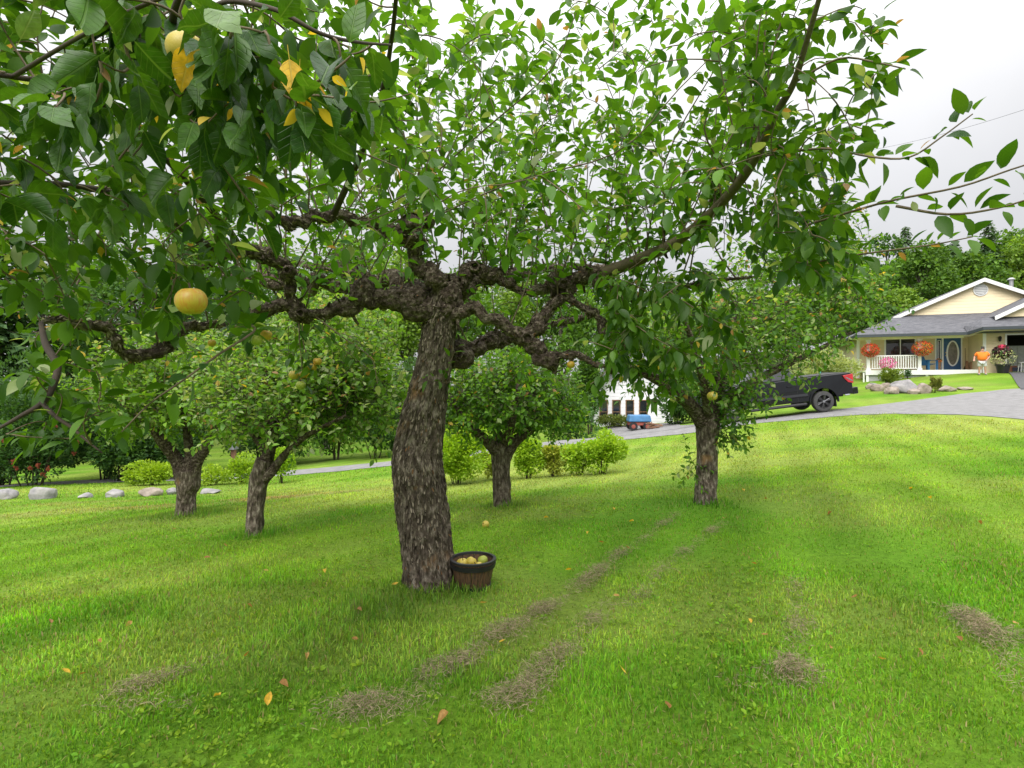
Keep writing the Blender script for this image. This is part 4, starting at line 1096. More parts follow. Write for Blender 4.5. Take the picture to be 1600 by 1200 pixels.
shrub("dark_shrub", "green hedge shrub hidden behind the leafy apple tree's trunk", P(1125, 0, 29)[0], 29, 1.5, 0.9, 4000, 0.14, (0.03, 0.085, 0.02), (0.10, 0.21, 0.04), 62, lumps=24)
shrub("pale_shrub", "pale cream green rounded shrub behind the black pickup", P(1285, 0, 32)[0], 32, 2.0, 1.15, 8000, 0.14, (0.24, 0.30, 0.12), (0.42, 0.46, 0.22), 63, lumps=16)
shrub("dark_shrub", "low weedy growth along the foot of the white neighbour house", P(955, 0, 31)[0], 31, 1.5, 0.32, 1600, 0.13, (0.08, 0.13, 0.03), (0.22, 0.26, 0.07), 64, ry=0.5)

# ------------------------------------------------------------------ woodland
def tree(name, label, x, y, h, rx, ga, gb, seed, n=4200, leaf=0.26, trunk_r=None, crown_base=0.22, lumps=26, pale=0.0, group="trees of the wooded slope"):
    r = np.random.default_rng(seed)
    g = float(ter(x, y))
    root = empty(name, (x, y, g - 0.1)); tag(root, label, "tree", group)
    tr = trunk_r or h * 0.016
    top = np.array([r.normal(0, 0.3), r.normal(0, 0.3), h * 0.85])
    V, Q, T2, c, rr = tube([(0, 0, 0), (r.normal(0, 0.15), r.normal(0, 0.15), h * 0.35), top], [tr * 1.3, tr, tr * 0.25], nseg=9, step=0.4, rough=0.1, freq=3)
    link("trunk", mesh_np("trunk", V, tris=T2, quads=Q, smooth=True), M['bark_far'], root)
    cz = h * (crown_base + 1) / 2; rz = h * (1 - crown_base) / 2
    # clumps arranged in the crown, each on its own limb
    lc = nrm(r.normal(size=(lumps, 3))) * (r.uniform(0.25, 0.95, (lumps, 1)) ** 0.6)
    lc[:, :2] *= (1 - 0.35 * np.clip(lc[:, 2:3], 0, 1))
    L = np.array([0, 0, cz]) + lc * np.array([rx, rx, rz]) * 0.8
    b0 = np.stack([np.zeros(lumps), np.zeros(lumps), np.clip(L[:, 2] - 0.25 * h, h * 0.12, h * 0.7)], 1)
    V, q = tubes_arrays(b0, (b0 + L) / 2 + np.array([0, 0, -0.03 * h]), L, np.full(lumps, tr * 0.4), np.full(lumps, tr * 0.08), n=5, seg=4)
    o = link("limbs", mesh_np("limbs", V, quads=q), M['bark_far'], root); o["kind"] = "stuff"
    lr = r.uniform(0.22, 0.40, lumps) * (0.5 * (rx + rz))
    shade = r.uniform(0.75, 1.25, lumps)
    k = r.integers(0, lumps, n)
    v = nrm(r.normal(size=(n, 3))) * (r.uniform(0.25, 1, (n, 1)) ** 0.45)
    pos = L[k] + v * lr[k][:, None] * np.array([1, 1, 0.75])
    d = nrm(v + r.normal(0, 0.7, (n, 3)) + np.array([0, 0, -0.1]))
    up = nrm(np.array([0, 0, 1.0]) + r.normal(0, 0.6, (n, 3)))
    t = leaf_tint(n, ga, gb, 0, 0, pale, r) * shade[k][:, None]
    leaf_obj("crown", pos, d, up, leaf * r.uniform(0.6, 1.3, n), t, T_MIN, M['leaf_far'], root)
    return root

def conifer(label, x, y, h, rx, ga, gb, seed, group="trees of the wooded slope", per=44):
    r = np.random.default_rng(seed)
    g = float(ter(x, y))
    root = empty("conifer_tree", (x, y, g - 0.1)); tag(root, label, "tree", group)
    MB().bar((0, 0, 0), (0, 0, h * 0.97), h * 0.014, 8, 0.02).build("trunk", M['bark_far'], root, smooth=True)
    nb = int(h * 17)
    z = h * (0.08 + 0.90 * np.linspace(0, 1, nb) ** 0.9)
    a = np.arange(nb) * 2.39996 + r.normal(0, 0.3, nb)
    ln = rx * (1 - (z / h)) ** 0.85 * r.uniform(0.7, 1.15, nb) + 0.12
    o3 = np.stack([np.cos(a), np.sin(a), np.zeros(nb)], 1)
    b0 = np.stack([0 * z, 0 * z, z], 1)
    b2 = b0 + o3 * ln[:, None] + np.array([0, 0, 1.0]) * (-0.22 * ln + 0.05)[:, None]
    V, q = tubes_arrays(b0, (b0 + b2) / 2 + np.array([0, 0, 0.06]), b2, np.full(nb, 0.03), np.full(nb, 0.008), n=3, seg=2)
    o = link("branches", mesh_np("branches", V, quads=q), M['bark_far'], root); o["kind"] = "stuff"
    cnt = np.maximum(6, (per * ln / rx).astype(int))
    k = np.repeat(np.arange(nb), cnt); n = len(k)
    t = r.uniform(0.12, 1.02, n)[:, None]
    pos = b0[k] * (1 - t) + b2[k] * t + r.normal(0, 0.05, (n, 3))
    side = np.cross(o3[k], [0, 0, 1.0]) * r.choice([-1, 1], n)[:, None]
    d = nrm(o3[k] * 0.7 + side * r.uniform(0.2, 1.0, (n, 1)) + np.array([0, 0, -1.0]) * r.uniform(0.05, 0.55, (n, 1)))
    up = nrm(np.array([0, 0, 1.0]) + r.normal(0, 0.3, (n, 3)))
    leaf_obj("needles", pos, d, up, r.uniform(0.40, 0.85, n) * (0.5 + 0.5 * ln[k] / rx), leaf_tint(n, ga, gb, 0, 0, 0, r), T_MIN, M['leaf_far'], root)
    return root

DK = ((0.022, 0.070, 0.012), (0.085, 0.175, 0.025)); MDG = ((0.05, 0.13, 0.015), (0.15, 0.27, 0.035)); LT = ((0.10, 0.20, 0.02), (0.24, 0.36, 0.05)); CON = ((0.035, 0.085, 0.028), (0.11, 0.20, 0.06))
k_ = 0
def far_tree(px, ytop, d, wpx, kind, lab):
    global k_; k_ += 1
    x = (px - 800) * d / FPX; top = CAMZ + (600 - ytop) * d / FPX
    h = top - float(ter(x, d)); rx = wpx * 0.5 * d / FPX
    if kind == 'c': conifer(lab, x, d, h, rx, *CON, 100 + k_)
    else:
        ga, gb = {'d': DK, 'm': MDG, 'l': LT}[kind]
        tree("leafy_tree", lab, x, d, h, rx, ga, gb, 100 + k_, n=6500 if rx < 4 else 9000, leaf=0.0072 * d if d < 45 else 0.006 * d)
for a in [ # behind the house, uphill side
    (1545, 342, 62, 92, 'c', "tall dark conifer with a full pyramid crown behind the house gable"), (1492, 374, 66, 70, 'c', "dark conifer just downhill of the tallest one behind the house"),
    (1604, 352, 60, 110, 'l', "yellow-green broadleaf tree behind the house chimney"), (1440, 372, 56, 120, 'm', "green broadleaf tree rising over the low end of the house roof"),
    (1388, 362, 64, 100, 'd', "dark broadleaf tree beyond the eaves of the house"), (1410, 440, 50, 90, 'l', "light green bushy tree close behind the low end of the house"),
    (1350, 420, 52, 110, 'm', "green tree between the house and the leafy apple tree"), (1655, 330, 66, 110, 'c', "conifer behind the garage end of the house"), (1700, 380, 58, 120, 'm', "broadleaf tree beyond the garage"),
    (1300, 395, 60, 120, 'd', "dark tree on the slope behind the leafy apple tree"), (1250, 440, 48, 120, 'm', "green tree seen through the leafy apple tree's crown"), (1200, 430, 55, 130, 'd', "dark tree on the slope above the black pickup"),
    (1370, 470, 46, 100, 'd', "dark tree filling the gap beside the house eaves"), (1130, 450, 50, 130, 'm', "green tree beyond the leafy apple tree's trunk"),
    # centre, behind the neighbour house
    (1040, 420, 48, 150, 'm', "green tree behind the white neighbour house"), (950, 420, 52, 160, 'd', "dark tree over the white neighbour house"), (880, 400, 44, 160, 'm', "green tree over the broad dark shrub"),
    (800, 395, 46, 170, 'l', "light green tree behind the small round-headed apple tree"), (720, 375, 42, 160, 'm', "green tree showing just past the old trunk"),
    # low side
    (640, 345, 40, 160, 'l', "light green tree across the drive behind the old trunk"), (570, 335, 44, 170, 'm', "green tree across the drive beyond the slender leaning apple tree"), (510, 400, 34, 160, 'l', "pale feathery tree across the drive over the slender leaning apple tree"),
    (440, 335, 42, 170, 'm', "green tree across the drive above the lime shrub"), (370, 370, 36, 160, 'd', "dark tree behind the wooden post"), (300, 320, 44, 170, 'm', "green tree behind the stout forked apple tree"),
    (220, 350, 36, 160, 'd', "dark tree behind the low spreading lime shrub"), (150, 320, 40, 170, 'm', "green tree over the berry bush"), (70, 360, 36, 160, 'd', "dark tree behind the berry bush"),
    (0, 300, 34, 190, 'c', "dark conifer behind the berry bush"), (-70, 420, 36, 170, 'd', "dark tree beyond the berry bush"), (110, 320, 56, 130, 'c', "dark conifer standing farther off above the berry bush"),
    (1470, 362, 78, 120, 'd', "dark broadleaf tree high on the slope above the house ridge"), (1575, 352, 80, 130, 'm', "green broadleaf tree high on the slope behind the tallest conifer"), (1650, 355, 76, 130, 'd', "dark broadleaf tree high on the slope behind the garage"), (1415, 350, 74, 90, 'c', "slim conifer high on the slope past the low end of the house"),
    (1330, 365, 72, 110, 'c', "conifer high on the slope behind the leafy apple tree"), (1515, 375, 60, 110, 'm', "green broadleaf tree between the two conifers behind the house"),
    (1780, 360, 60, 140, 'm', "broadleaf tree far along the slope past the garage"), (-160, 430, 38, 180, 'm', "green tree far along the low side"),
    ]:
    far_tree(*a)

# ------------------------------------------------------------------ boulders
M['rock'] = mat('boulder', (0.17, 0.165, 0.17), 0.9, scale=3, color2=(0.36, 0.34, 0.335), bump=0.6, bscale=18)
M['rock_warm'] = mat('warm_rock', (0.15, 0.12, 0.095), 0.9, scale=3, color2=(0.38, 0.32, 0.27), bump=0.7, bscale=12)
def boulder(label, loc, sx, sy, sz, seed, material, group=None, sink=0.25):
    bm = bmesh.new(); bmesh.ops.create_icosphere(bm, subdivisions=4, radius=1.0)
    v = np.array([p.co[:] for p in bm.verts])
    n = fbm(v[:, 0] * 1.1 + seed * 3, v[:, 1] * 1.1, v[:, 2] * 1.1, 4); f2 = fbm(v[:, 0] * 4 + seed, v[:, 1] * 4, v[:, 2] * 4, 3)
    v = v * (1 + 0.38 * n + 0.07 * f2)[:, None]
    r = np.random.default_rng(seed)
    for _ in range(9):                                   # split faces
        nn = nrm(r.normal(size=3)); dcut = r.uniform(0.62, 0.88)
        h = v @ nn; over = np.clip(h - dcut, 0, None); v = v - over[:, None] * nn * 0.85
    for p, q in zip(bm.verts, v): p.co = (q[0] * sx, q[1] * sy, q[2] * sz)
    for f in bm.faces: f.smooth = True
    me = bpy.data.meshes.new("boulder"); bm.to_mesh(me); bm.free()
    o = link("boulder", me, material, None, (loc[0], loc[1], loc[2] + sz * (1 - sink) - sz * 0.3)); o.rotation_euler[2] = seed
    tag(o, label, "rock", group)
    return o
for i, (px, py, w, h, lab) in enumerate([(2, 781, 44, 15, "flat grey boulder at the end of the row past the big pale one"), (69, 780, 44, 18, "biggest pale grey domed boulder of the row on the lawn"), (135, 779, 24, 6, "low dark half-buried boulder next to the biggest pale one"),
                                    (180, 778, 29, 12, "blocky grey boulder before the low lime shrub"), (237, 776, 36, 11, "flat tan boulder beside the stout forked trunk"), (268, 774, 18, 9, "small pale boulder half behind the stout forked trunk"), (328, 772, 32, 7, "low pale boulder past the stout forked trunk")]):
    g = G(px, py - 1)
    s = g[1] / FPX
    boulder(lab, g, w * 0.5 * s, w * 0.42 * s, h * 0.85 * s, 3 + i, M['rock'] if i != 4 else M['rock_warm'], "boulders in a row on the lawn", sink=0.35)
OUT = [(1412, 616, 29.5, 40, 17, "largest grey slab of the rock outcrop below the porch"), (1393, 617, 29.3, 22, 10, "angular rock of the outcrop leaning on the largest slab"), (1443, 618, 29.0, 34, 12, "tan boulder of the outcrop next to the largest slab"), (1428, 619, 28.8, 18, 8, "small broken rock in front of the outcrop's largest slab"),
       (1372, 607, 31, 20, 9, "rock of the outcrop under the green clipped shrub"), (1384, 600, 32.2, 24, 9, "upper rock of the outcrop close to the porch steps"), (1480, 615, 29.2, 30, 7, "low tan rock past the grassy tuft of the outcrop"), (1366, 594, 33.5, 16, 9, "small pale rock at the porch corner"), (1358, 600, 33.0, 14, 8, "small rock of the outcrop nearest the downpipe"), (1508, 612, 29.4, 24, 4, "thin flat rock edging the upper lawn")]
for i, (px, py, d, w, h, lab) in enumerate(OUT):
    s = d / FPX; x = (px - 800) * s
    boulder(lab, (x, d, float(ter(x, d))), w * 0.52 * s, w * 0.4 * s, h * 0.95 * s, 21 + i, M['rock_warm'] if i not in (0, 7) else M['rock'], "rocks of the outcrop by the porch", sink=0.35)

# ------------------------------------------------------------------ wooden post by the drive
M['wood'] = mat('weathered_wood', (0.24, 0.13, 0.08), 0.85, 0.3, 5, 0.4, stretch=(10, 10, 1))
x_, d_ = P(365, 0, 23.2)[0], 23.2
pr = empty("wooden_post", (x_, d_, float(ter(x_, d_)))); tag(pr, "reddish wooden post with a grey metal box on top across the drive", "post")
MB().box(-0.08, 0.08, -0.08, 0.08, -0.1, 0.95).build("post", M['wood'], pr, bevel=0.01)
MB().prism([(-0.11, 0.95), (0.11, 0.95), (0.11, 1.15), (0.07, 1.24), (-0.07, 1.24), (-0.11, 1.15)], 'y', -0.2, 0.2).build("metal_box", mat('grey_metal', (0.35, 0.36, 0.38), 0.5, 0.1, 5, metal=0.4), pr, bevel=0.01)

# ------------------------------------------------------------------ the cream house
def siding_mat(name, c, pitch, vertical=False):
    m = bpy.data.materials.new(name); m.use_nodes = True
    n, l = m.node_tree.nodes, m.node_tree.links
    b = n["Principled BSDF"]; b.inputs['Roughness'].default_value = 0.55
    t = n.new("ShaderNodeTexCoord"); s = n.new("ShaderNodeSeparateXYZ"); l.new(t.outputs['Object'], s.inputs[0])
    dv = n.new("ShaderNodeMath"); dv.operation = 'DIVIDE'; dv.inputs[1].default_value = pitch; l.new(s.outputs['Z'], dv.inputs[0])
    fr = n.new("ShaderNodeMath"); fr.operation = 'FRACT'; l.new(dv.outputs[0], fr.inputs[0])
    nz = n.new("ShaderNodeTexNoise"); nz.inputs['Scale'].default_value = 1.5; nz.inputs['Detail'].default_value = 5; l.new(t.outputs['Object'], nz.inputs['Vector'])
    r = n.new("ShaderNodeValToRGB"); r.color_ramp.elements[0].position = 0.35; r.color_ramp.elements[1].position = 0.65
    r.color_ramp.elements[0].color = (*[k * 0.93 for k in c], 1); r.color_ramp.elements[1].color = (*c, 1)
    l.new(nz.outputs['Fac'], r.inputs[0]); l.new(r.outputs[0], b.inputs['Base Color'])
    inv = n.new("ShaderNodeMath"); inv.operation = 'SUBTRACT'; inv.inputs[0].default_value = 1.0; l.new(fr.outputs[0], inv.inputs[1])
    bp = n.new("ShaderNodeBump"); bp.inputs['Strength'].default_value = 1.0; bp.inputs['Distance'].default_value = 0.07
    l.new(inv.outputs[0], bp.inputs['Height']); l.new(bp.outputs[0], b.inputs['Normal'])
    return m
M['cream'] = siding_mat('cream_siding', (0.80, 0.67, 0.43), 0.21)
M['white'] = mat('white_paint', (0.80, 0.80, 0.79), 0.5, 0.03, 3)
M['white_siding'] = siding_mat('white_siding', (0.70, 0.70, 0.71), 0.2)
M['shingle'] = mat('grey_shingle', (0.055, 0.056, 0.066), 0.9, scale=2.6, color2=(0.165, 0.165, 0.18), bump=0.8, bscale=14, stretch=(1.0, 4, 4), detail=10)
M['gutter'] = mat('dark_gutter', (0.045, 0.055, 0.065), 0.5, 0.1, 3)
M['soffit'] = mat('cream_soffit', (0.74, 0.68, 0.55), 0.6, 0.04, 3)
M['glass'] = mat('window_glass', (0.018, 0.02, 0.024), 0.06, 0.2, 2, spec=0.8)
M['blue'] = mat('blue_paint', (0.020, 0.085, 0.22), 0.4, 0.12, 3)
M['lead_glass'] = mat('leaded_glass', (0.10, 0.095, 0.08), 0.25, scale=5, color2=(0.26, 0.22, 0.19))
M['concrete'] = mat('concrete', (0.40, 0.40, 0.41), 0.85, 0.1, 4, 0.2)
M['dark_room'] = mat('garage_inside', (0.05, 0.045, 0.04), 0.9, 0.2, 2)
M['black'] = mat('black_metal', (0.02, 0.02, 0.022), 0.4, 0.2, 5)
M['brass'] = mat('brass', (0.55, 0.40, 0.15), 0.35, 0.1, 5, metal=1.0)
M['wicker'] = mat('brown_wood', (0.22, 0.12, 0.06), 0.8, 0.3, 8)

def zc(h): return CAMZ + h
HROT = R(20.0); HX0, HY0 = 29.52, 36.0           # the house front is turned 20 degrees about the garage corner
HC, HS = math.cos(HROT), math.sin(HROT)
def hu(px, v):
    """facade coordinate u of a survey pixel on the house plane v"""
    k = (px - 800) / FPX; w = v - HY0
    return HX0 + (k * HY0 + k * w * HC - HX0 - w * HS) / (HC + k * HS)
def hw(u, v): return (HX0 + (u - HX0) * HC + (v - HY0) * HS, HY0 - (u - HX0) * HS + (v - HY0) * HC)
def hh(py, u, v): return (600 - py) / FPX * hw(u, v)[1]
def hx(px, d): return (px - 800) / FPX * d
DECK = zc(0.90)
YW, YG, YP = 38.5, 36.0, 36.3                     # porch wall, garage front, porch front
def house():
    root = empty("house", (HX0, HY0, zc(0.2)), (0, 0, -HROT))
    tag(root, "cream sided house with grey shingle roof, porch and blue front door", "house")
    def part(mb, name, m, **kw):
        o = mb.build(name, m, None, **kw); inworld(o, root); return o
    def sub(mb, name, m, par, **kw):
        o = mb.build(name, m, None, **kw); o.parent = par; return o
    zb = -0.9 + CAMZ
    deck = DECK
    UL = hu(1340, YW); UG = 29.5
    ZE = zc(3.24); YE = 35.7
    # walls
    part(MB().box(UL, UG, YW, YW + 0.18, zb + 0.5, ZE + 0.3), "wall", M['cream'])
    part(MB().box(UL, UL + 0.18, YW + 0.18, 49, zb + 0.5, ZE - 0.05), "wall", M['cream'])
    part(MB().box(UG, UG + 0.18, YG + 0.18, YW - 0.002, zc(0.3), ZE + 0.25), "wall", M['cream'])
    GD0 = hu(1573, YG); GD1 = GD0 + 5.0; GDT = zc(3.02)
    part(MB().box(UG, GD0, YG, YG + 0.18, zc(0.2), zc(3.46)), "wall", M['cream'])
    part(MB().box(GD0, GD1, YG, YG + 0.18, GDT, zc(3.46)), "wall", M['cream'])
    part(MB().box(GD1, GD1 + 3, YG, YG + 0.18, zc(0.2), zc(3.46)), "wall", M['cream'])
    part(MB().box(UL - 0.06, UG, YW + 0.01, YW + 0.17, zb - 0.7, zb + 0.5), "foundation", M['concrete'])
    part(MB().box(UL - 0.05, UL + 0.2, YW + 0.17, 49, zb - 0.7, zb + 0.5), "foundation", M['concrete'])
    for (u0, u1, v0, v1) in [(UL - 0.05, UL + 0.12, YW - 0.03, YW + 0.05), (UG - 0.05, UG + 0.11, YG - 0.03, YG + 0.05)]:
        part(MB().box(u0, u1, v0, v1, zb + 0.5, ZE - 0.08), "corner_board", M['white'])
    gr = MB(); g0, g1, gf = GD0 - 0.1, GD1 + 0.1, zc(0.66)
    gr.add([(g0, YG + 0.19, gf), (g1, YG + 0.19, gf), (g1, 43, gf), (g0, 43, gf), (g0, YG + 0.19, zc(3.2)), (g1, YG + 0.19, zc(3.2)), (g1, 43, zc(3.2)), (g0, 43, zc(3.2))],
           [(0, 1, 2, 3), (3, 2, 6, 7), (0, 3, 7, 4), (1, 5, 6, 2), (4, 7, 6, 5)])
    part(gr, "garage_room", M['dark_room'])
    part(MB().box(UG + 0.2, GD0 - 0.11, YG + 0.2, 43, gf, zc(3.4)), "garage_room_wall", M['dark_room'])
    fr = MB(); fr.box(GD0 - 0.10, GD0, YG - 0.035, YG + 0.185, zc(0.5), GDT + 0.09); fr.box(GD0, GD1, YG - 0.035, YG + 0.185, GDT, GDT + 0.09)
    part(fr, "garage_door_frame", M['white'])
    # roofs
    def slab(poly, t=0.10):
        a = [Vector(p) for p in poly]; nn = (a[1] - a[0]).cross(a[2] - a[0]).normalized()
        if nn.z < 0: nn = -nn
        n = len(a); vs = [tuple(p) for p in a] + [tuple(p - nn * t) for p in a]
        return MB().add(vs, [tuple(range(n)), tuple(range(n, 2 * n))[::-1]] + [(k, (k + 1) % n, n + (k + 1) % n, n + k) for k in range(n)])
    YT, ZT = 39.5, zc(4.80)
    EL = hu(1336, YE)
    u0 = hu(1402, YT); PU = hu(1535, YT); PZ = zc(hh(437, PU, YT)); u1 = 2 * PU - u0
    part(slab([(EL, YE, ZE), (u1 + 0.4, YE, ZE), (u1 + 0.4, YT, ZT), (u0, YT, ZT)]), "porch_roof", M['shingle'])
    part(slab([(EL, YE, ZE + 0.004), (u0, YT, ZT + 0.004), (u0, 49.5, ZT), (EL, 49.5, ZE)]), "roof", M['shingle'])
    sl_ = (PZ - ZT) / (PU - u0); ov = 0.35
    for sg in (-1, 1):
        e = PU + sg * (PU - u0 + ov)
        part(slab([(e, YT - 0.3, ZT - ov * sl_ + 0.06), (PU, YT - 0.3, PZ + 0.08), (PU, 49.5, PZ + 0.08), (e, 49.5, ZT - ov * sl_ + 0.06)]), "roof", M['shingle'])
        part(MB().prism([(e, ZT - ov * sl_ + 0.04), (PU, PZ + 0.075), (PU, PZ - 0.18), (e - 0.02 * sg, ZT - ov * sl_ - 0.20)], 'y', YT - 0.38, YT - 0.3), "rake_board", M['white'])
    part(MB().prism([(u0, ZT - 0.06), (u1, ZT - 0.06), (PU, PZ - 0.03)], 'y', YT, YT + 0.15), "gable_wall", M['cream'])
    vx = hu(1532, YT); vz = zc(hh(453, vx, YT))
    v = part(MB().lathe([(0.36, -0.06), (0.42, -0.05), (0.42, 0.0), (0.36, 0.0)], n=28, c=(vx, YT, vz), axis='y', close=False), "gable_vent", M['white'], smooth=True)
    sub(MB().lathe([(0.005, -0.045), (0.36, -0.045), (0.36, -0.01), (0.005, -0.01)], n=28, c=(vx, YT, vz), axis='y'), "vent_screen", M['concrete'], v)
    for k in range(6):
        z = vz - 0.28 + 0.11 * k; q = math.sqrt(max(0.01, 0.34 ** 2 - (z - vz) ** 2))
        sub(MB().box(vx - q, vx + q, YT - 0.07, YT - 0.048, z - 0.02, z + 0.02), "louvre", M['white'], v)
    cu = hu(1580, 44); cz = zc(hh(437, cu, 44))
    ch = part(MB().bar((cu, 44, cz - 2.2), (cu, 44, cz), 0.13, 12), "chimney_pipe", mat('flue_metal', (0.45, 0.45, 0.46), 0.4, 0.1, 4, metal=0.8), smooth=True)
    sub(MB().bar((cu, 44, cz), (cu, 44, cz + 0.14), 0.26, 12, 0.1), "chimney_cap", M['concrete'], ch)
    # garage skirt roof + small gable
    GE, GEZ = 34.7, zc(3.45); g_l = hu(1535, GE)
    part(slab([(g_l, GE, GEZ), (42, GE, GEZ), (42, 36.2, zc(4.15)), (g_l + 0.5, 36.2, zc(4.15))]), "garage_roof", M['shingle'])
    part(slab([(g_l, GE, GEZ), (g_l + 0.5, 36.2, zc(4.15)), (g_l - 0.35, 36.5, zc(3.72)), (g_l - 0.45, YE, ZE + 0.02)]), "garage_roof", M['shingle'])
    tu = hu(1553, 35.8); tz = zc(hh(496, tu, 35.8)); pu = tu + 4.6; pz = tz + 4.6 * 0.52
    part(MB().prism([(tu + 0.5, tz + 0.03), (2 * pu - tu - 0.5, tz + 0.03), (pu, pz - 0.20)], 'y', 36.0, 36.15), "gable_wall", M['cream'])
    for sg in (-1, 1):
        e = pu + sg * (pu - tu)
        part(slab([(e, 35.7, tz + 0.07), (pu, 35.7, pz + 0.07), (pu, 41.5, pz + 0.07), (e, 41.5, tz + 0.07)]), "roof", M['shingle'])
        part(MB().prism([(e, tz + 0.06), (pu, pz + 0.06), (pu, pz - 0.19), (e - 0.02 * sg, tz - 0.18)], 'y', 35.62, 35.7), "rake_board", M['white'])
    # eaves
    part(MB().box(EL - 0.05, g_l - 0.45, YE - 0.10, YE, ZE - 0.17, ZE + 0.01), "gutter", M['gutter'])
    part(MB().box(g_l, 42, GE - 0.10, GE, GEZ - 0.17, GEZ + 0.01), "gutter", M['gutter'])
    a0, b0 = (g_l - 0.45, YE - 0.1, ZE - 0.17), (g_l, GE - 0.1, GEZ - 0.17)
    part(MB().add([a0, (a0[0], a0[1], ZE + 0.01), (b0[0], b0[1], GEZ + 0.01), b0, (a0[0] + 0.1, a0[1] + 0.1, a0[2]), (a0[0] + 0.1, a0[1] + 0.1, ZE + 0.01), (b0[0] + 0.1, b0[1] + 0.1, GEZ + 0.01), (b0[0] + 0.1, b0[1] + 0.1, b0[2])],
                  [(0, 1, 2, 3), (7, 6, 5, 4), (0, 3, 7, 4), (1, 5, 6, 2)]), "gutter", M['gutter'])
    part(MB().box(EL, EL + 0.1, YE, 49, ZE - 0.16, ZE), "gutter", M['gutter'])
    part(MB().add([(EL + 0.05, YE, ZE - 0.15), (g_l - 0.35, YE, ZE - 0.15), (g_l + 0.1, GE + 0.05, GEZ - 0.18), (42, GE + 0.05, GEZ - 0.18), (42, YG, GEZ - 0.18), (UG, YG, GEZ - 0.18), (UG, YW, ZE - 0.13), (EL + 0.05, YW, ZE - 0.13)],
                  [(0, 1, 6, 7), (1, 2, 5, 6), (2, 3, 4, 5)]), "soffit", M['soffit'])
    part(MB().box(EL + 0.2, g_l - 0.4, YP + 0.0, YP + 0.14, ZE - 0.30, ZE - 0.152), "porch_beam", M['soffit'])
    # porch deck
    DL = hu(1352, YP)
    part(MB().box(DL, UG - 0.02, YP - 0.05, YW, deck - 0.10, deck), "porch_deck", M['white'])
    part(MB().box(DL, UG - 0.02, YP - 0.10, YP - 0.05, deck - 0.30, deck + 0.01), "deck_fascia", M['white'])
    part(MB().box(DL + 0.1, UG - 0.1, YP + 0.05, YP + 0.1, zb - 0.6, deck - 0.30), "deck_skirt", M['concrete'])
    for u in (DL + 0.05, DL + 1.5, DL + 3.4):
        part(MB().box(u, u + 0.14, YP - 0.04, YP + 0.05, zb - 0.4, deck - 0.10), "deck_post", M['white'])
    for px in (1357, 1437):
        u = hu(px, YP)
        po = part(MB().box(u - 0.09, u + 0.09, YP - 0.03, YP + 0.15, deck, ZE - 0.29), "porch_post", M['white'])
        mb = MB(); mb.box(u - 0.13, u + 0.13, YP - 0.06, YP + 0.18, deck, deck + 0.14); mb.box(u - 0.13, u + 0.13, YP - 0.06, YP + 0.18, ZE - 0.41, ZE - 0.30)
        sub(mb, "post_trim", M['white'], po)
    ua, ub = hu(1360, YP) + 0.06, hu(1433, YP)
    rl = part(MB().box(ua, ub, YP + 0.02, YP + 0.09, deck + 0.92, deck + 1.0), "handrail", M['white'])
    sub(MB().box(ua, ub, YP + 0.03, YP + 0.08, deck + 0.10, deck + 0.16), "bottom_rail", M['white'], rl)
    nbal = 19
    for k in range(nbal):
        u = ua + (ub - ua) * (k + 0.5) / nbal
        sub(MB().box(u - 0.028, u + 0.028, YP + 0.03, YP + 0.08, deck + 0.16, deck + 0.92), "baluster", M['white'], rl)
    # window
    def frame(x0, x1, z0, z1, y, w=0.09):
        mb = MB(); mb.box(x0 - w, x0, y - 0.05, y, z0 - w, z1 + w); mb.box(x1, x1 + w, y - 0.05, y, z0 - w, z1 + w); mb.box(x0, x1, y - 0.05, y, z1, z1 + w); mb.box(x0, x1, y - 0.07, y, z0 - w, z0)
        return mb
    wx0, wx1 = hu(1384, YW), hu(1429, YW); wz1 = zc(hh(530, wx0, YW)); wz0 = wz1 - 1.25
    wf = part(frame(wx0, wx1, wz0, wz1, YW), "window", M['white'])
    mid = (wx0 + wx1) / 2 - 0.02
    sub(MB().box(mid, mid + 0.06, YW - 0.045, YW - 0.021, wz0, wz1), "mullion", M['white'], wf)
    for a, b in ((wx0, mid), (mid + 0.06, wx1)):
        sub(MB().box(a, b, YW - 0.02, YW - 0.004, wz0, wz1), "pane", M['glass'], wf)
    # front door with oval light and sidelight
    dx0, dx1 = hu(1474, YW), hu(1501, YW); sx0, sx1 = hu(1463, YW), hu(1471, YW)
    dz1 = deck + 2.18
    part(frame(sx0, dx1, deck, dz1, YW, 0.08), "door_frame", M['white'])
    dr = part(MB().box(dx0, dx1, YW - 0.05, YW - 0.005, deck + 0.02, dz1), "door", M['blue'])
    ocx, ocz = (dx0 + dx1) / 2 + 0.02, deck + 1.15
    def oval(r0, r1, y0, y1):
        mb = MB(); n = 36; vs = []
        for (r, y) in ((r0, y0), (r1, y0), (r1, y1), (r0, y1)):
            for k in range(n):
                t = 2 * math.pi * k / n; vs.append((ocx + r * math.cos(t), y, ocz + (r + 0.50) * math.sin(t)))
        fs = [(i * n + k, i * n + (k + 1) % n, ((i + 1) % 4) * n + (k + 1) % n, ((i + 1) % 4) * n + k) for i in range(4) for k in range(n)]
        return mb.add(vs, fs)
    sub(oval(0.27, 0.36, YW - 0.05, YW - 0.085), "oval_frame", M['white'], dr, smooth=True)
    og = MB(); n = 36
    og.add([(ocx + 0.28 * math.cos(2 * math.pi * k / n), YW - 0.062, ocz + 0.78 * math.sin(2 * math.pi * k / n)) for k in range(n)], [tuple(range(n))])
    sub(og, "oval_pane", M['lead_glass'], dr)
    hd = MB(); hd.bar((dx0 + 0.11, YW - 0.05, deck + 1.0), (dx0 + 0.11, YW - 0.12, deck + 1.0), 0.03, 10)
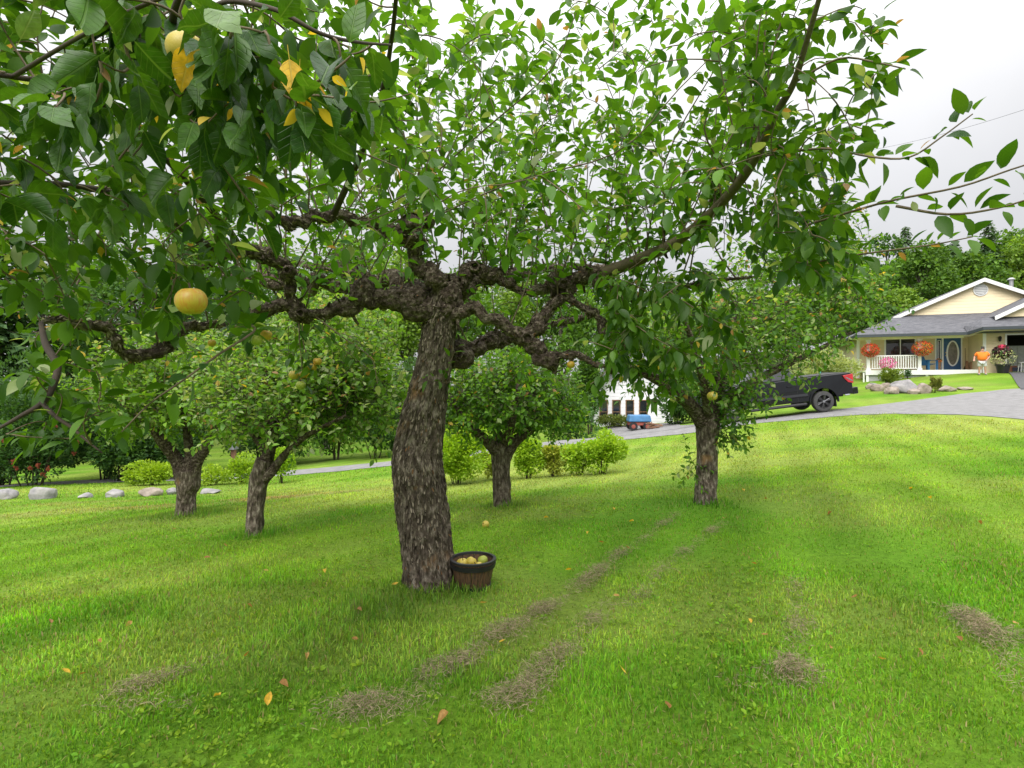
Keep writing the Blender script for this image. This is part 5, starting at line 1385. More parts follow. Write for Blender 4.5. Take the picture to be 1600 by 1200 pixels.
    sub(hd, "door_handle", M['brass'], dr)
    sub(MB().bar((dx0 + 0.11, YW - 0.05, deck + 1.2), (dx0 + 0.11, YW - 0.07, deck + 1.2), 0.03, 10), "lock", M['brass'], dr)
    part(MB().box(sx1, dx0, YW - 0.05, YW, deck, dz1), "door_post", M['white'])
    sl = part(MB().box(sx0, sx1, YW - 0.04, YW - 0.004, deck + 0.02, dz1), "sidelight", M['blue'])
    sub(frame(sx0 + 0.09, sx1 - 0.09, deck + 0.2, dz1 - 0.16, YW - 0.04, 0.035), "sidelight_frame", M['white'], sl)
    sub(MB().box(sx0 + 0.09, sx1 - 0.09, YW - 0.055, YW - 0.042, deck + 0.2, dz1 - 0.16), "sidelight_pane", M['glass'], sl)
    # lamp
    lx = hu(1561, YG); lz = zc(hh(530, lx, YG))
    lm = part(MB().lathe([(0.02, -0.16), (0.07, -0.10), (0.09, 0.08), (0.11, 0.10), (0.03, 0.18)], n=10, c=(lx, YG - 0.13, lz)), "wall_lamp", M['black'], smooth=True)
    sub(MB().box(lx - 0.03, lx + 0.03, YG - 0.12, YG - 0.001, lz - 0.03, lz + 0.05), "lamp_bracket", M['black'], lm)
    # downpipe and meter on the low corner
    dp = MB(); dp.bar((DL - 0.1, YP - 0.05, zc(-0.4)), (DL - 0.1, YP - 0.05, zc(0.75)), 0.05, 8)
    dpo = part(dp, "downpipe", M['white']); sub(MB().bar((DL - 0.1, YP - 0.05, zc(-0.4)), (DL - 0.6, YP - 0.4, zc(-0.6)), 0.05, 8), "outlet", M['white'], dpo)
    part(MB().box(UL - 0.1, UL + 0.15, YW - 0.25, YW - 0.03, zc(-0.1), zc(0.4)), "meter_box", mat('ochre_box', (0.45, 0.26, 0.05), 0.6), bevel=0.02)
    return root
house()

# hanging flower baskets
def flower_ball(root, c, rad, n, cols, seed, leafy=0.35, size=0.07, squash=0.85, gcol=((0.03, 0.09, 0.02), (0.1, 0.2, 0.04)), name="flowers"):
    r = np.random.default_rng(seed)
    v = nrm(r.normal(size=(n, 3))) * (r.uniform(0.55, 1.0, (n, 1)) ** 0.4)
    pos = np.asarray(c) + v * np.array([rad, rad, rad * squash])
    cc = np.array(cols)[r.integers(0, len(cols), n)] * r.uniform(0.7, 1.2, (n, 1))
    g = r.random(n) < leafy
    gc = leaf_tint(n, *gcol, 0, 0, 0, r); cc[g] = gc[g]
    up = nrm(v + r.normal(0, 0.4, (n, 3)))
    d = nrm(np.cross(up, r.normal(size=(n, 3))))
    leaf_obj(name, pos - d * size * 0.5, d, up, size * r.uniform(0.7, 1.3, n), cc, T_MIN, M['petal'], root)
REDS = [(0.62, 0.02, 0.02), (0.72, 0.04, 0.02), (0.70, 0.03, 0.03), (0.75, 0.16, 0.02)]
for i, (px, py, cols, lab) in enumerate([(1360, 548, REDS, "basket of red flowers hanging at the porch corner post"), (1441, 545, REDS + [(0.75, 0.42, 0.03)], "basket of red and yellow flowers hanging by the porch chair")]):
    bu = hu(px, 36.05); bw = hw(bu, 36.05); c = np.array([bw[0], bw[1], zc(hh(py, bu, 36.05))])
    root = empty("hanging_basket", tuple(c - np.array([0, 0, 0.5]))); tag(root, lab, "flower basket", "hanging baskets on the porch")
    MB().lathe([(0.02, 0.22), (0.20, 0.24), (0.30, 0.45), (0.28, 0.46), (0.02, 0.30)], n=16, close=False).build("basket", M['wicker'], root, smooth=True)
    flower_ball(root, (0, 0, 0.52), 0.56 if i == 0 else 0.60, 1500, cols, 70 + i, leafy=0.22)
    top = zc(3.24) - 0.15 - (c[2] - 0.5)
    for a in (0, 2.09, 4.19):
        MB().bar((0.28 * math.cos(a), 0.28 * math.sin(a), 0.45), (0, 0, 1.05), 0.008, 5).build("chain", M['black'], root)
    MB().bar((0, 0, 1.05), (0, 0, top), 0.012, 6).build("hook", M['white'], root)

# adirondack chair
def chair():
    c = (*hw(hu(1450, 37.1), 37.1), DECK)
    root = empty("porch_chair", c, (0, 0, R(20))); root.scale = (1.15, 1.15, 1.15); tag(root, "blue slatted garden chair on the porch beside the front door", "chair")
    m = mat('blue_chair', (0.03, 0.14, 0.30), 0.5, 0.1, 4)
    for k in range(5):
        x = -0.24 + 0.12 * k; h = 0.62 + 0.10 * math.sin(math.pi * (k + 0.5) / 5)
        MB().add([(x - 0.053, 0.22, 0.30), (x + 0.053, 0.22, 0.30), (x + 0.056, 0.50, 0.32 + h), (x - 0.056, 0.50, 0.32 + h), (x - 0.053, 0.245, 0.30), (x + 0.053, 0.245, 0.30), (x + 0.056, 0.525, 0.32 + h), (x - 0.056, 0.525, 0.32 + h)],
                 [(0, 1, 2, 3), (7, 6, 5, 4), (0, 4, 5, 1), (1, 5, 6, 2), (2, 6, 7, 3), (3, 7, 4, 0)]).build("back_slat", m, root)
    for k in range(5):
        y = -0.30 + 0.11 * k; z = 0.38 - 0.02 * k
        MB().box(-0.29, 0.29, y, y + 0.095, z - 0.02, z).build("seat_slat", m, root)
    for s in (-1, 1):
        MB().box(s * 0.36 - 0.065, s * 0.36 + 0.065, -0.36, 0.36, 0.56, 0.585).build("armrest", m, root)
        MB().box(s * 0.34 - 0.02, s * 0.34 + 0.02, -0.32, -0.22, 0.0, 0.56).build("leg", m, root)
        MB().box(s * 0.34 - 0.02, s * 0.34 + 0.02, 0.24, 0.34, 0.0, 0.56).build("leg", m, root)
chair()
# small potted red flowers beside the chair and things by the door
def potted(label, x, y, z, r, h, cols, seed, fr, name="potted_flowers", pot=None, leafy=0.4, extra=0):
    root = empty(name, (x, y, z)); tag(root, label, "plant pot")
    MB().lathe([(r * 0.72, 0), (r * 0.98, h * 0.86), (r * 1.1, h * 0.87), (r * 1.1, h), (r * 0.9, h), (r * 0.85, h * 0.8), (0.01, h * 0.8)], n=18, close=False).build("pot", pot or M['wicker'], root, smooth=True)
    flower_ball(root, (0, 0, h + fr * 0.55), fr, 700, cols, seed, leafy=leafy)
    return root
potted("small pot of orange-red flowers on a stand beside the porch chair", *hw(hu(1467, 37.6), 37.6), DECK, 0.12, 0.55, [(0.75, 0.12, 0.04), (0.8, 0.25, 0.06)], 80, 0.17)
potted("white pot of pink hydrangea flowers before the porch railing", *hw(hu(1387, 35.6), 35.6), float(ter(*hw(hu(1387, 35.6), 35.6))), 0.26, 0.85, [(0.75, 0.10, 0.38), (0.80, 0.22, 0.48), (0.72, 0.08, 0.30)], 81, 0.52, leafy=0.12, pot=M['white'])
shrub("garden_shrub", "clipped yellowish green shrub in front of the pink flowers", hx(1392, 32.5), 32.5, 0.62, 0.56, 3000, 0.10, (0.10, 0.17, 0.02), (0.22, 0.28, 0.04), 82)
shrub("garden_shrub", "small dark plant against the porch fascia", *hw(hu(1418, 35.8), 35.8), 0.22, 0.34, 400, 0.09, (0.03, 0.09, 0.03), (0.10, 0.20, 0.06), 83)
shrub("garden_shrub", "tuft of tall grass among the outcrop rocks", hx(1461, 28.8), 28.8, 0.26, 0.36, 500, 0.16, (0.12, 0.16, 0.03), (0.24, 0.24, 0.06), 84, upright=1.6)
for i, (px, h, r0, lab) in enumerate([(1511, 0.62, 0.10, "tall brown crock standing by the garage side wall"), (1518, 0.66, 0.09, "brown wooden box pot beside the tall crock")]):
    root = empty("porch_crock", (*hw(hu(px, 37.9), 37.9), DECK)); tag(root, lab, "pot")
    if i == 0: MB().lathe([(r0 * 0.8, 0), (r0, h * 0.3), (r0 * 0.95, h * 0.8), (r0 * 0.6, h * 0.9), (r0 * 0.7, h)], n=14).build("body", M['wicker'], root, smooth=True)
    else: MB().box(-r0, r0, -r0, r0, 0, h * 0.8).build("body", mat('tan_wood', (0.36, 0.22, 0.12), 0.7, 0.2, 6), root, bevel=0.01)
    MB().lathe([(r0 * 0.72, h * 0.80), (r0 * 0.78, h * 0.86), (r0 * 0.5, h * 0.86)], n=14).build("rim", M['wicker'], root)
br = empty("broom", (*hw(hu(1509, 38.3), 38.3), DECK), (R(-4), 0, -HROT)); tag(br, "long handled broom leaning on the wall by the front door", "broom")
MB().bar((0, 0, 0.25), (0, 0, 1.5), 0.014, 6).build("handle", M['wicker'], br); MB().prism([(-0.14, 0.0), (0.14, 0.0), (0.06, 0.28), (-0.06, 0.28)], 'y', -0.03, 0.03).build("bristles", M['black'], br)
mt_ = MB().box(-0.45, 0.45, -0.28, 0.28, 0, 0.02).build("door_mat", M['black']); mt_.location = (*hw(hu(1489, 37.9), 37.9), DECK + 0.001); mt_.rotation_euler[2] = -HROT; tag(mt_, "black mat on the porch deck before the blue door", "mat")
# big planter by the garage door
gx, gy = hw(hu(1567, 35.3), 35.3)
gz = float(ter(gx, gy))
pl = potted("big planter of white trailing flowers and dark red canna by the garage", gx, gy, gz, 0.36, 0.55, [(0.68, 0.68, 0.30), (0.75, 0.74, 0.48), (0.60, 0.66, 0.22)], 85, 0.70, name="flower_planter", pot=M['black'], leafy=0.3)
flower_ball(pl, (-0.05, 0, 1.30), 0.48, 420, [(0.06, 0.02, 0.03), (0.10, 0.03, 0.04), (0.05, 0.05, 0.03)], 86, leafy=0.1, size=0.16, squash=0.9, name="dark_leaves")
flower_ball(pl, (-0.22, -0.2, 1.58), 0.20, 130, [(0.75, 0.05, 0.12), (0.70, 0.10, 0.20)], 87, leafy=0.0, size=0.10, name="red_blooms")
# inside the garage
cb = empty("storage_cabinet", (*hw(hu(1586, 39.2), 39.2), zc(0.665)), (0, 0, -HROT)); tag(cb, "pale grey cabinet inside the dark garage", "cabinet")
MB().box(-0.55, 0.55, -0.3, 0.3, 0.0, 1.85).build("carcass", mat('grey_cabinet', (0.55, 0.55, 0.55), 0.5), cb, bevel=0.01)
for s in (-1, 1): MB().box(min(0.01 * s, 0.53 * s), max(0.01 * s, 0.53 * s), -0.325, -0.302, 0.06, 1.8).build("door", mat('grey_cabinet_door', (0.6, 0.6, 0.6), 0.5), cb)
st = empty("white_stool", (*hw(hu(1597, 36.8), 36.8), zc(0.665))); tag(st, "white stool standing in the garage doorway", "stool")
MB().lathe([(0.02, 0.66), (0.20, 0.66), (0.20, 0.70), (0.02, 0.70)], n=16).build("seat", M['white'], st)
for k in range(4):
    a = k * math.pi / 2 + 0.6; MB().bar((0.14 * math.cos(a), 0.14 * math.sin(a), 0.66), (0.21 * math.cos(a), 0.21 * math.sin(a), 0), 0.022, 6).build("leg", M['white'], st)
for i, (px, w, h, c, lab) in enumerate([(1578, 0.3, 0.45, (0.25, 0.1, 0.05), "brown box on the garage floor near the planter"), (1590, 0.35, 0.35, (0.05, 0.06, 0.12), "dark blue box on the garage floor beside the stool")]):
    o = MB().box(-w, w, -w * 0.7, w * 0.7, 0, h).box(-w - 0.015, w + 0.015, -w * 0.7 - 0.015, w * 0.7 + 0.015, h + 0.001, h + 0.04).build("storage_box", mat('box_%d' % i, c, 0.6), bevel=0.008)
    o.location = (*hw(hu(px, 37.6), 37.6), zc(0.665)); o.rotation_euler[2] = -HROT; tag(o, lab, "box")

# ------------------------------------------------------------------ neighbour house
def neighbour():
    y = 32.0; x0, x1 = hx(936, y), hx(1035, y) + 0.6
    z0 = float(ter((x0 + x1) / 2, y)) - 0.3; z1 = z0 + 2.8
    root = empty("neighbour_house", ((x0 + x1) / 2, y, z0)); tag(root, "white building with a row of tall dark windows beyond the drive", "house")
    def part(mb, n, m, **k): o = mb.build(n, m, None, **k); return inworld(o, root)
    part(MB().box(x0, x1, y, y + 6, z0, z1), "wall", M['white_siding'])
    part(MB().prism([(x0, z1), (x1, z1), ((x0 + x1) / 2, z1 + 0.9)], 'y', y, y + 6), "gable_wall", M['white_siding'])
    for s, xe in ((-1, x0 - 0.5), (1, x1 + 0.5)):
        xm = (x0 + x1) / 2
        part(MB().add([(xe, y - 0.5, z1 - 0.25), (xm, y - 0.5, z1 + 1.02), (xm, y + 6.4, z1 + 1.02), (xe, y + 6.4, z1 - 0.25), (xe, y - 0.5, z1 - 0.13), (xm, y - 0.5, z1 + 1.14), (xm, y + 6.4, z1 + 1.14), (xe, y + 6.4, z1 - 0.13)],
                      [(0, 1, 2, 3), (4, 5, 6, 7), (0, 1, 5, 4), (1, 2, 6, 5), (2, 3, 7, 6), (3, 0, 4, 7)]), "roof", M['shingle'])
    for px in (943, 963, 984, 1005):
        a, b = hx(px - 5.2, y), hx(px + 5.2, y); zt = CAMZ + (600 - 626) / FPX * y; zb = CAMZ + (600 - 661) / FPX * y
        mb = MB(); mb.box(a - 0.05, a, y - 0.04, y - 0.002, zb, zt + 0.05); mb.box(b, b + 0.05, y - 0.04, y - 0.002, zb, zt + 0.05); mb.box(a, b, y - 0.04, y - 0.002, zt, zt + 0.05); mb.box(a, b, y - 0.04, y - 0.002, (zt + zb) / 2 - 0.02, (zt + zb) / 2 + 0.02)
        w = part(mb, "window", M['wicker'])
        p = MB().box(a, b, y - 0.025, y - 0.006, zb, zt).build("pane", M['glass']); p.parent = w
neighbour()
def cart():
    d = 28.5; x = hx(998, d); z = float(ter(x, d))
    root = empty("utility_cart", (x, d, z)); tag(root, "small red wheeled cart covered with a blue tarpaulin by the white building", "cart")
    tarp = mat('blue_tarp', (0.06, 0.19, 0.38), 0.5, 0.25, 3, 0.3)
    v = [(sx * (0.56 - 0.06 * t), sy * (0.40 - 0.05 * t), 0.42 + 0.33 * t) for t in (0, 1) for sx, sy in ((-1, -1), (1, -1), (1, 1), (-1, 1))]
    o = MB().add(v, [(3, 2, 1, 0), (4, 5, 6, 7), (0, 1, 5, 4), (1, 2, 6, 5), (2, 3, 7, 6), (3, 0, 4, 7)]).build("tarpaulin", tarp, root, bevel=0.05)
    redm = mat('faded_red', (0.28, 0.07, 0.05), 0.6, 0.3, 5)
    MB().box(-0.5, 0.5, -0.33, 0.33, 0.24, 0.41).build("chassis", redm, root, bevel=0.02)
    for sx in (-0.34, 0.34):
        for sy in (-0.36, 0.36):
            w = MB().lathe([(0.05, -0.05), (0.19, -0.05), (0.21, -0.02), (0.21, 0.02), (0.19, 0.05), (0.05, 0.05)], n=18, c=(sx, sy, 0.2), axis='y').build("wheel", M['black'], root, smooth=True)
            MB().lathe([(0.01, -0.06), (0.10, -0.055), (0.10, 0.055), (0.01, 0.06)], n=14, c=(sx, sy, 0.2), axis='y').build("hub", redm, w)
    MB().bar((0.5, 0, 0.3), (0.95, -0.1, 0.12), 0.025, 6).build("tow_bar", M['black'], root)
cart()
def woodpile():
    d = 27.5; x = hx(1020, d)
    root = empty("scrap_pile", (x, d, float(ter(x, d)))); tag(root, "small heap of scrap boards beside the blue covered cart", "scrap pile")
    r = np.random.default_rng(9)
    for k in range(9):
        a = r.uniform(0, 3.14); L = r.uniform(0.2, 0.42); c = r.uniform(-0.12, 0.12, 2)
        MB().bar((c[0] - L * math.cos(a), c[1] - L * math.sin(a) * 0.6, 0.03 + 0.03 * k), (c[0] + L * math.cos(a), c[1] + L * math.sin(a) * 0.6, 0.05 + 0.035 * k), 0.03, 5).build("board", M['wicker'] if k % 2 else M['wood'], root)
woodpile()

# ------------------------------------------------------------------ black pickup
def pickup():
    xr, xf = 12.47, 12.47 - 3.70
    yn = 23.0; yc = yn + 0.92
    zr, zf = float(ter(xr, yn)) + 0.03, float(ter(xf, yn)) + 0.03
    pitch = math.atan2(zr - zf, xr - xf)
    root = empty("pickup_truck", (xr, yc, zr))
    # local frame: x towards the tail, origin on the ground under the rear axle
    root.rotation_euler = (0, -pitch, 0)
    tag(root, "black pickup truck parked nose-down on the edge of the drive", "pickup truck")
    black = mat('black_paint', (0.004, 0.005, 0.007), 0.10, 0.2, 3, coat=0.3, spec=0.35)
    trim = mat('black_trim', (0.02, 0.02, 0.021), 0.55, 0.2, 6)
    tyre = mat('tyre_rubber', (0.055, 0.055, 0.055), 0.85, 0.2, 12, 0.2)
    rimm = mat('dark_rim', (0.10, 0.10, 0.105), 0.3, 0.2, 5, metal=0.8)
    red = mat('red_lens', (0.45, 0.012, 0.018), 0.12, 0.2, 6, coat=1.0)
    chrome = mat('satin_metal', (0.42, 0.43, 0.45), 0.25, 0.05, 5, metal=1.0)
    W = 1.0
    def arc(cx, rad, a0, a1, n=12): return [(cx + rad * math.cos(R(a0 + (a1 - a0) * k / n)), 0.43 + rad * math.sin(R(a0 + (a1 - a0) * k / n))) for k in range(n + 1)]
    # side profile with wheel arches (x, z); tail at +x, nose at -x
    prof = [(1.20, 0.62), (1.22, 1.42), (1.16, 1.46), (-0.98, 1.43), (-1.02, 1.42), (-3.02, 1.38), (-3.3, 1.36), (-4.35, 1.28), (-4.62, 1.18), (-4.70, 0.95), (-4.66, 0.55)]
    prof += [(-4.20, 0.50)] + arc(-3.70, 0.53, 180, 0) + [(-3.15, 0.46), (-0.55, 0.50)] + arc(0.0, 0.53, 180, 0) + [(0.55, 0.60)]
    bm = bmesh.new()
    rows = []
    for (y, inset) in ((-W, 0.0), (-W + 0.05, 0.0), (W - 0.05, 0.0), (W, 0.0)):
        rows.append([bm.verts.new((x, y * (1.0 if z < 1.0 else 1.0 - 0.10 * (z - 1.0)), z)) for x, z in prof])
    n = len(prof)
    for a, b in zip(rows[:-1], rows[1:]):
        for k in range(n): bm.faces.new((a[k], a[(k + 1) % n], b[(k + 1) % n], b[k]))
    bm.faces.new(rows[0][::-1]); bm.faces.new(rows[-1])
    bmesh.ops.recalc_face_normals(bm, faces=bm.faces)
    es = [e for e in bm.edges if e.is_manifold and e.calc_face_angle(0) > 0.6 and max(v.co.z for v in e.verts) > 1.1]
    bmesh.ops.bevel(bm, geom=es, offset=0.035, segments=3, affect='EDGES', profile=0.5)
    me = bpy.data.meshes.new("body"); bm.to_mesh(me); bm.free(); body = link("body", me, black, root)
    MB().box(-0.86, 1.10, -0.82, 0.82, 1.452, 1.475).build("bed_cover", trim, root, bevel=0.01)
    # cab
    cab = MB(); cv = []
    for (y, s) in ((-1, 1), (1, 1)):
        pass
    lo = [(-0.95, 1.41), (-3.25, 1.37)]; hi = [(-1.12, 1.93), (-2.45, 1.95)]
    vs = [(lo[0][0], -0.95, lo[0][1]), (lo[1][0], -0.95, lo[1][1]), (lo[1][0], 0.95, lo[1][1]), (lo[0][0], 0.95, lo[0][1]), (hi[0][0], -0.74, hi[0][1]), (hi[1][0], -0.74, hi[1][1]), (hi[1][0], 0.74, hi[1][1]), (hi[0][0], 0.74, hi[0][1])]
    cab.add(vs, [(0, 1, 5, 4), (1, 2, 6, 5), (2, 3, 7, 6), (3, 0, 4, 7), (4, 5, 6, 7), (3, 2, 1, 0)])
    cabo = cab.build("cab", black, root, bevel=0.05, smooth=True)
    def lerp(a, b, t): return tuple(a[i] + (b[i] - a[i]) * t for i in range(3))
    def pane(quad, m0=0.06, m1=0.94, out=(0, 0, 0), name="window"):
        a, b, c, d = quad
        q = [lerp(lerp(a, b, u), lerp(d, c, u), v) for u, v in ((m0, 0.10), (m1, 0.10), (m1, 0.88), (m0, 0.88))]
        q2 = [(p[0] + out[0], p[1] + out[1], p[2] + out[2]) for p in q]
        MB().add(q + q2, [(0, 1, 2, 3), (4, 5, 6, 7), (0, 1, 5, 4), (1, 2, 6, 5), (2, 3, 7, 6), (3, 0, 4, 7)]).build(name, M['glass'], root)
    for s in (-1, 1):
        A, B, C, Dq = (lo[0][0], s * 0.95, lo[0][1]), (lo[1][0], s * 0.95, lo[1][1]), (hi[1][0], s * 0.74, hi[1][1]), (hi[0][0], s * 0.74, hi[0][1])
        mB, mC = lerp(A, B, 0.48), lerp(Dq, C, 0.5)
        pane((A, mB, mC, Dq), 0.10, 0.94, (0, s * 0.012, 0.004), "window"); pane((mB, B, C, mC), 0.06, 0.86, (0, s * 0.012, 0.004), "window")
    pane(((lo[1][0], -0.95, lo[1][1]), (lo[1][0], 0.95, lo[1][1]), (hi[1][0], 0.74, hi[1][1]), (hi[1][0], -0.74, hi[1][1])), 0.06, 0.94, (-0.012, 0, 0.008), "windscreen")
    pane(((lo[0][0], -0.95, lo[0][1]), (lo[0][0], 0.95, lo[0][1]), (hi[0][0], 0.74, hi[0][1]), (hi[0][0], -0.74, hi[0][1])), 0.08, 0.92, (0.012, 0, 0.004), "rear_window")
    # wheels
    for cx in (0.0, -3.70):
        for s in (-1, 1):
            w = MB().lathe([(0.26, -0.13), (0.36, -0.145), (0.405, -0.12), (0.42, -0.06), (0.42, 0.06), (0.405, 0.12), (0.36, 0.145), (0.26, 0.13)], n=40, c=(cx, s * 0.86, 0.42), axis='y', close=False).build("wheel", tyre, root, smooth=True)
            w["label"] = "black tyre on a dark multi-spoke rim"
            MB().lathe([(0.27, -0.11), (0.285, -0.135), (0.27, -0.14), (0.25, -0.10), (0.25, 0.10), (0.27, 0.14), (0.285, 0.135), (0.27, 0.11)], n=32, c=(cx, s * 0.86, 0.42), axis='y', close=False).build("rim", rimm, w, smooth=True)
            MB().lathe([(0.01, -0.02), (0.25, -0.02), (0.25, 0.02), (0.01, 0.02)], n=20, c=(cx, s * 0.86, 0.42), axis='y').build("brake_disc", trim, w)
            for k in range(6):
                a = k * math.pi / 3 + 0.3
                for da in (-0.12, 0.12):
                    MB().bar((cx + 0.05 * math.cos(a), s * 0.975, 0.42 + 0.05 * math.sin(a)), (cx + 0.26 * math.cos(a + da), s * 0.985, 0.42 + 0.26 * math.sin(a + da)), 0.022, 6).build("spoke", rimm, w)
            MB().lathe([(0.01, 0.10 * s), (0.06, 0.10 * s), (0.05, 0.135 * s), (0.01, 0.14 * s)], n=14, c=(cx, s * 0.86, 0.42), axis='y').build("hub_cap", chrome, w, smooth=True)
            # arch flare
            fl = MB(); nn = 18; vs = []
            for k in range(nn + 1):
                a = R(-8 + 196 * k / nn)
                for (rr, yy) in ((0.525, 0.985), (0.60, 0.99), (0.595, 1.03), (0.53, 1.035)): vs.append((cx + rr * math.cos(a), s * yy, 0.43 + rr * math.sin(a)))
            fl.add(vs, [(k * 4 + j, k * 4 + (j + 1) % 4, (k + 1) * 4 + (j + 1) % 4, (k + 1) * 4 + j) for k in range(nn) for j in range(4)])
            fl.build("arch_flare", black, root, smooth=True)
            wl_ = MB().lathe([(0.01, 0), (0.515, 0), (0.515, 0.3), (0.01, 0.3)], n=24, c=(cx, s * 0.98 if s < 0 else 0.68, 0.43), axis='y')
            MB().box(cx + 0.50, cx + 0.53, s * 0.78 - 0.14, s * 0.78 + 0.14, 0.16, 0.45).build("mud_flap", trim, root)
    for s in (-1, 1):
        ys = s * 1.002
        def plate(x0, x1, z0, z1, t=0.012): return MB().box(x0, x1, min(ys, ys + s * t), max(ys, ys + s * t), z0, z1)
        tl = MB().prism([(1.235, 1.02), (1.245, 1.40), (0.84, 1.36), (0.90, 1.24), (1.03, 1.08)], 'y', s * 0.92, s * 1.018).build("tail_light", red, root, bevel=0.012)
        MB().prism([(1.20, 1.10), (1.22, 1.13), (1.06, 1.24), (0.95, 1.30), (0.93, 1.28), (1.04, 1.19)], 'y', s * 1.015, s * 1.026).build("reflector", chrome, tl)
        MB().prism([(s * 0.998, 0.82), (s * 1.034, 0.72), (s * 0.998, 0.66)], 'x', -3.08, -0.62).build("door_crease", black, root)
        for x in (-1.02, -2.12, -3.12): plate(x - 0.006, x + 0.006, 0.52, 1.39, 0.003).build("door_gap", trim, root)
        for x in (-1.30, -2.38): plate(x - 0.11, x + 0.11, 1.14, 1.18, 0.035).build("door_handle", black, root, bevel=0.01)
        MB().bar((-0.72, s * 1.02, 0.40), (-3.10, s * 1.02, 0.38), 0.06, 8).build("running_board", trim, root)
        MB().box(-2.98, -2.78, min(s * 1.0, s * 1.24), max(s * 1.0, s * 1.24), 1.40, 1.58).build("wing_mirror", black, root, bevel=0.03)
        MB().prism([(-4.72, 0.98), (-4.45, 1.16), (-4.30, 1.16), (-4.42, 0.98)], 'y', s * 0.70, s * 1.012).build("headlight", chrome, root)
        plate(-0.55, -0.02 - 0.55 + 0.53, 1.20, 1.24, 0.006)
    bp = MB().box(1.18, 1.42, -0.98, 0.98, 0.58, 0.86).build("rear_bumper", black, root, bevel=0.04)
    MB().box(1.41, 1.43, -0.17, 0.17, 0.64, 0.78).build("licence_plate", M['white'], bp)
    tg = MB().box(1.215, 1.255, -0.80, 0.80, 0.92, 1.43).build("tailgate", black, root, bevel=0.012)
    MB().box(1.256, 1.275, -0.14, 0.14, 1.27, 1.34).build("tailgate_handle", trim, tg)
    MB().box(-4.82, -4.62, -0.95, 0.95, 0.48, 0.72).build("front_bumper", black, root, bevel=0.04)
    MB().box(-4.74, -4.68, -0.62, 0.62, 0.78, 1.14).build("grille", trim, root)
    MB().bar((1.42, 0, 0.50), (1.62, 0, 0.50), 0.03, 8).build("tow_hitch", chrome, root)
    ax = MB(); ax.bar((0, -0.8, 0.42), (0, 0.8, 0.42), 0.06, 8); ax.box(-4.2, 1.1, -0.45, -0.35, 0.5, 0.6); ax.box(-4.2, 1.1, 0.35, 0.45, 0.5, 0.6); ax.bar((-3.7, -0.8, 0.42), (-3.7, 0.8, 0.42), 0.06, 8)
    ax.build("chassis", trim, root)
pickup()
# green garden rack behind the pickup
gx, gy = hx(1300, 30.5), 30.5
gr_ = empty("garden_rack", (gx, gy, float(ter(gx, gy)))); tag(gr_, "teal metal garden rack standing behind the pickup bed", "rack")
teal = mat('teal_metal', (0.06, 0.30, 0.26), 0.5); hz = CAMZ + (600 - 582) / FPX * 30.5 - float(ter(gx, gy))
for x in (-0.62, 0.55): MB().bar((x, 0, 0), (x, 0, hz + 0.25 if x < 0 else hz), 0.035, 8).build("upright", teal, gr_)
MB().bar((-0.62, 0, hz - 0.02), (0.55, 0, hz - 0.02), 0.03, 8).build("top_rail", M['black'], gr_)
for k in range(8): MB().bar((-0.5 + 0.14 * k, 0, hz - 0.35), (-0.5 + 0.14 * k, 0, hz - 0.03), 0.012, 5).build("bar", M['black'], gr_)
MB().bar((-0.62, 0, hz - 0.36), (0.55, 0, hz - 0.36), 0.025, 8).build("bottom_rail", teal, gr_)

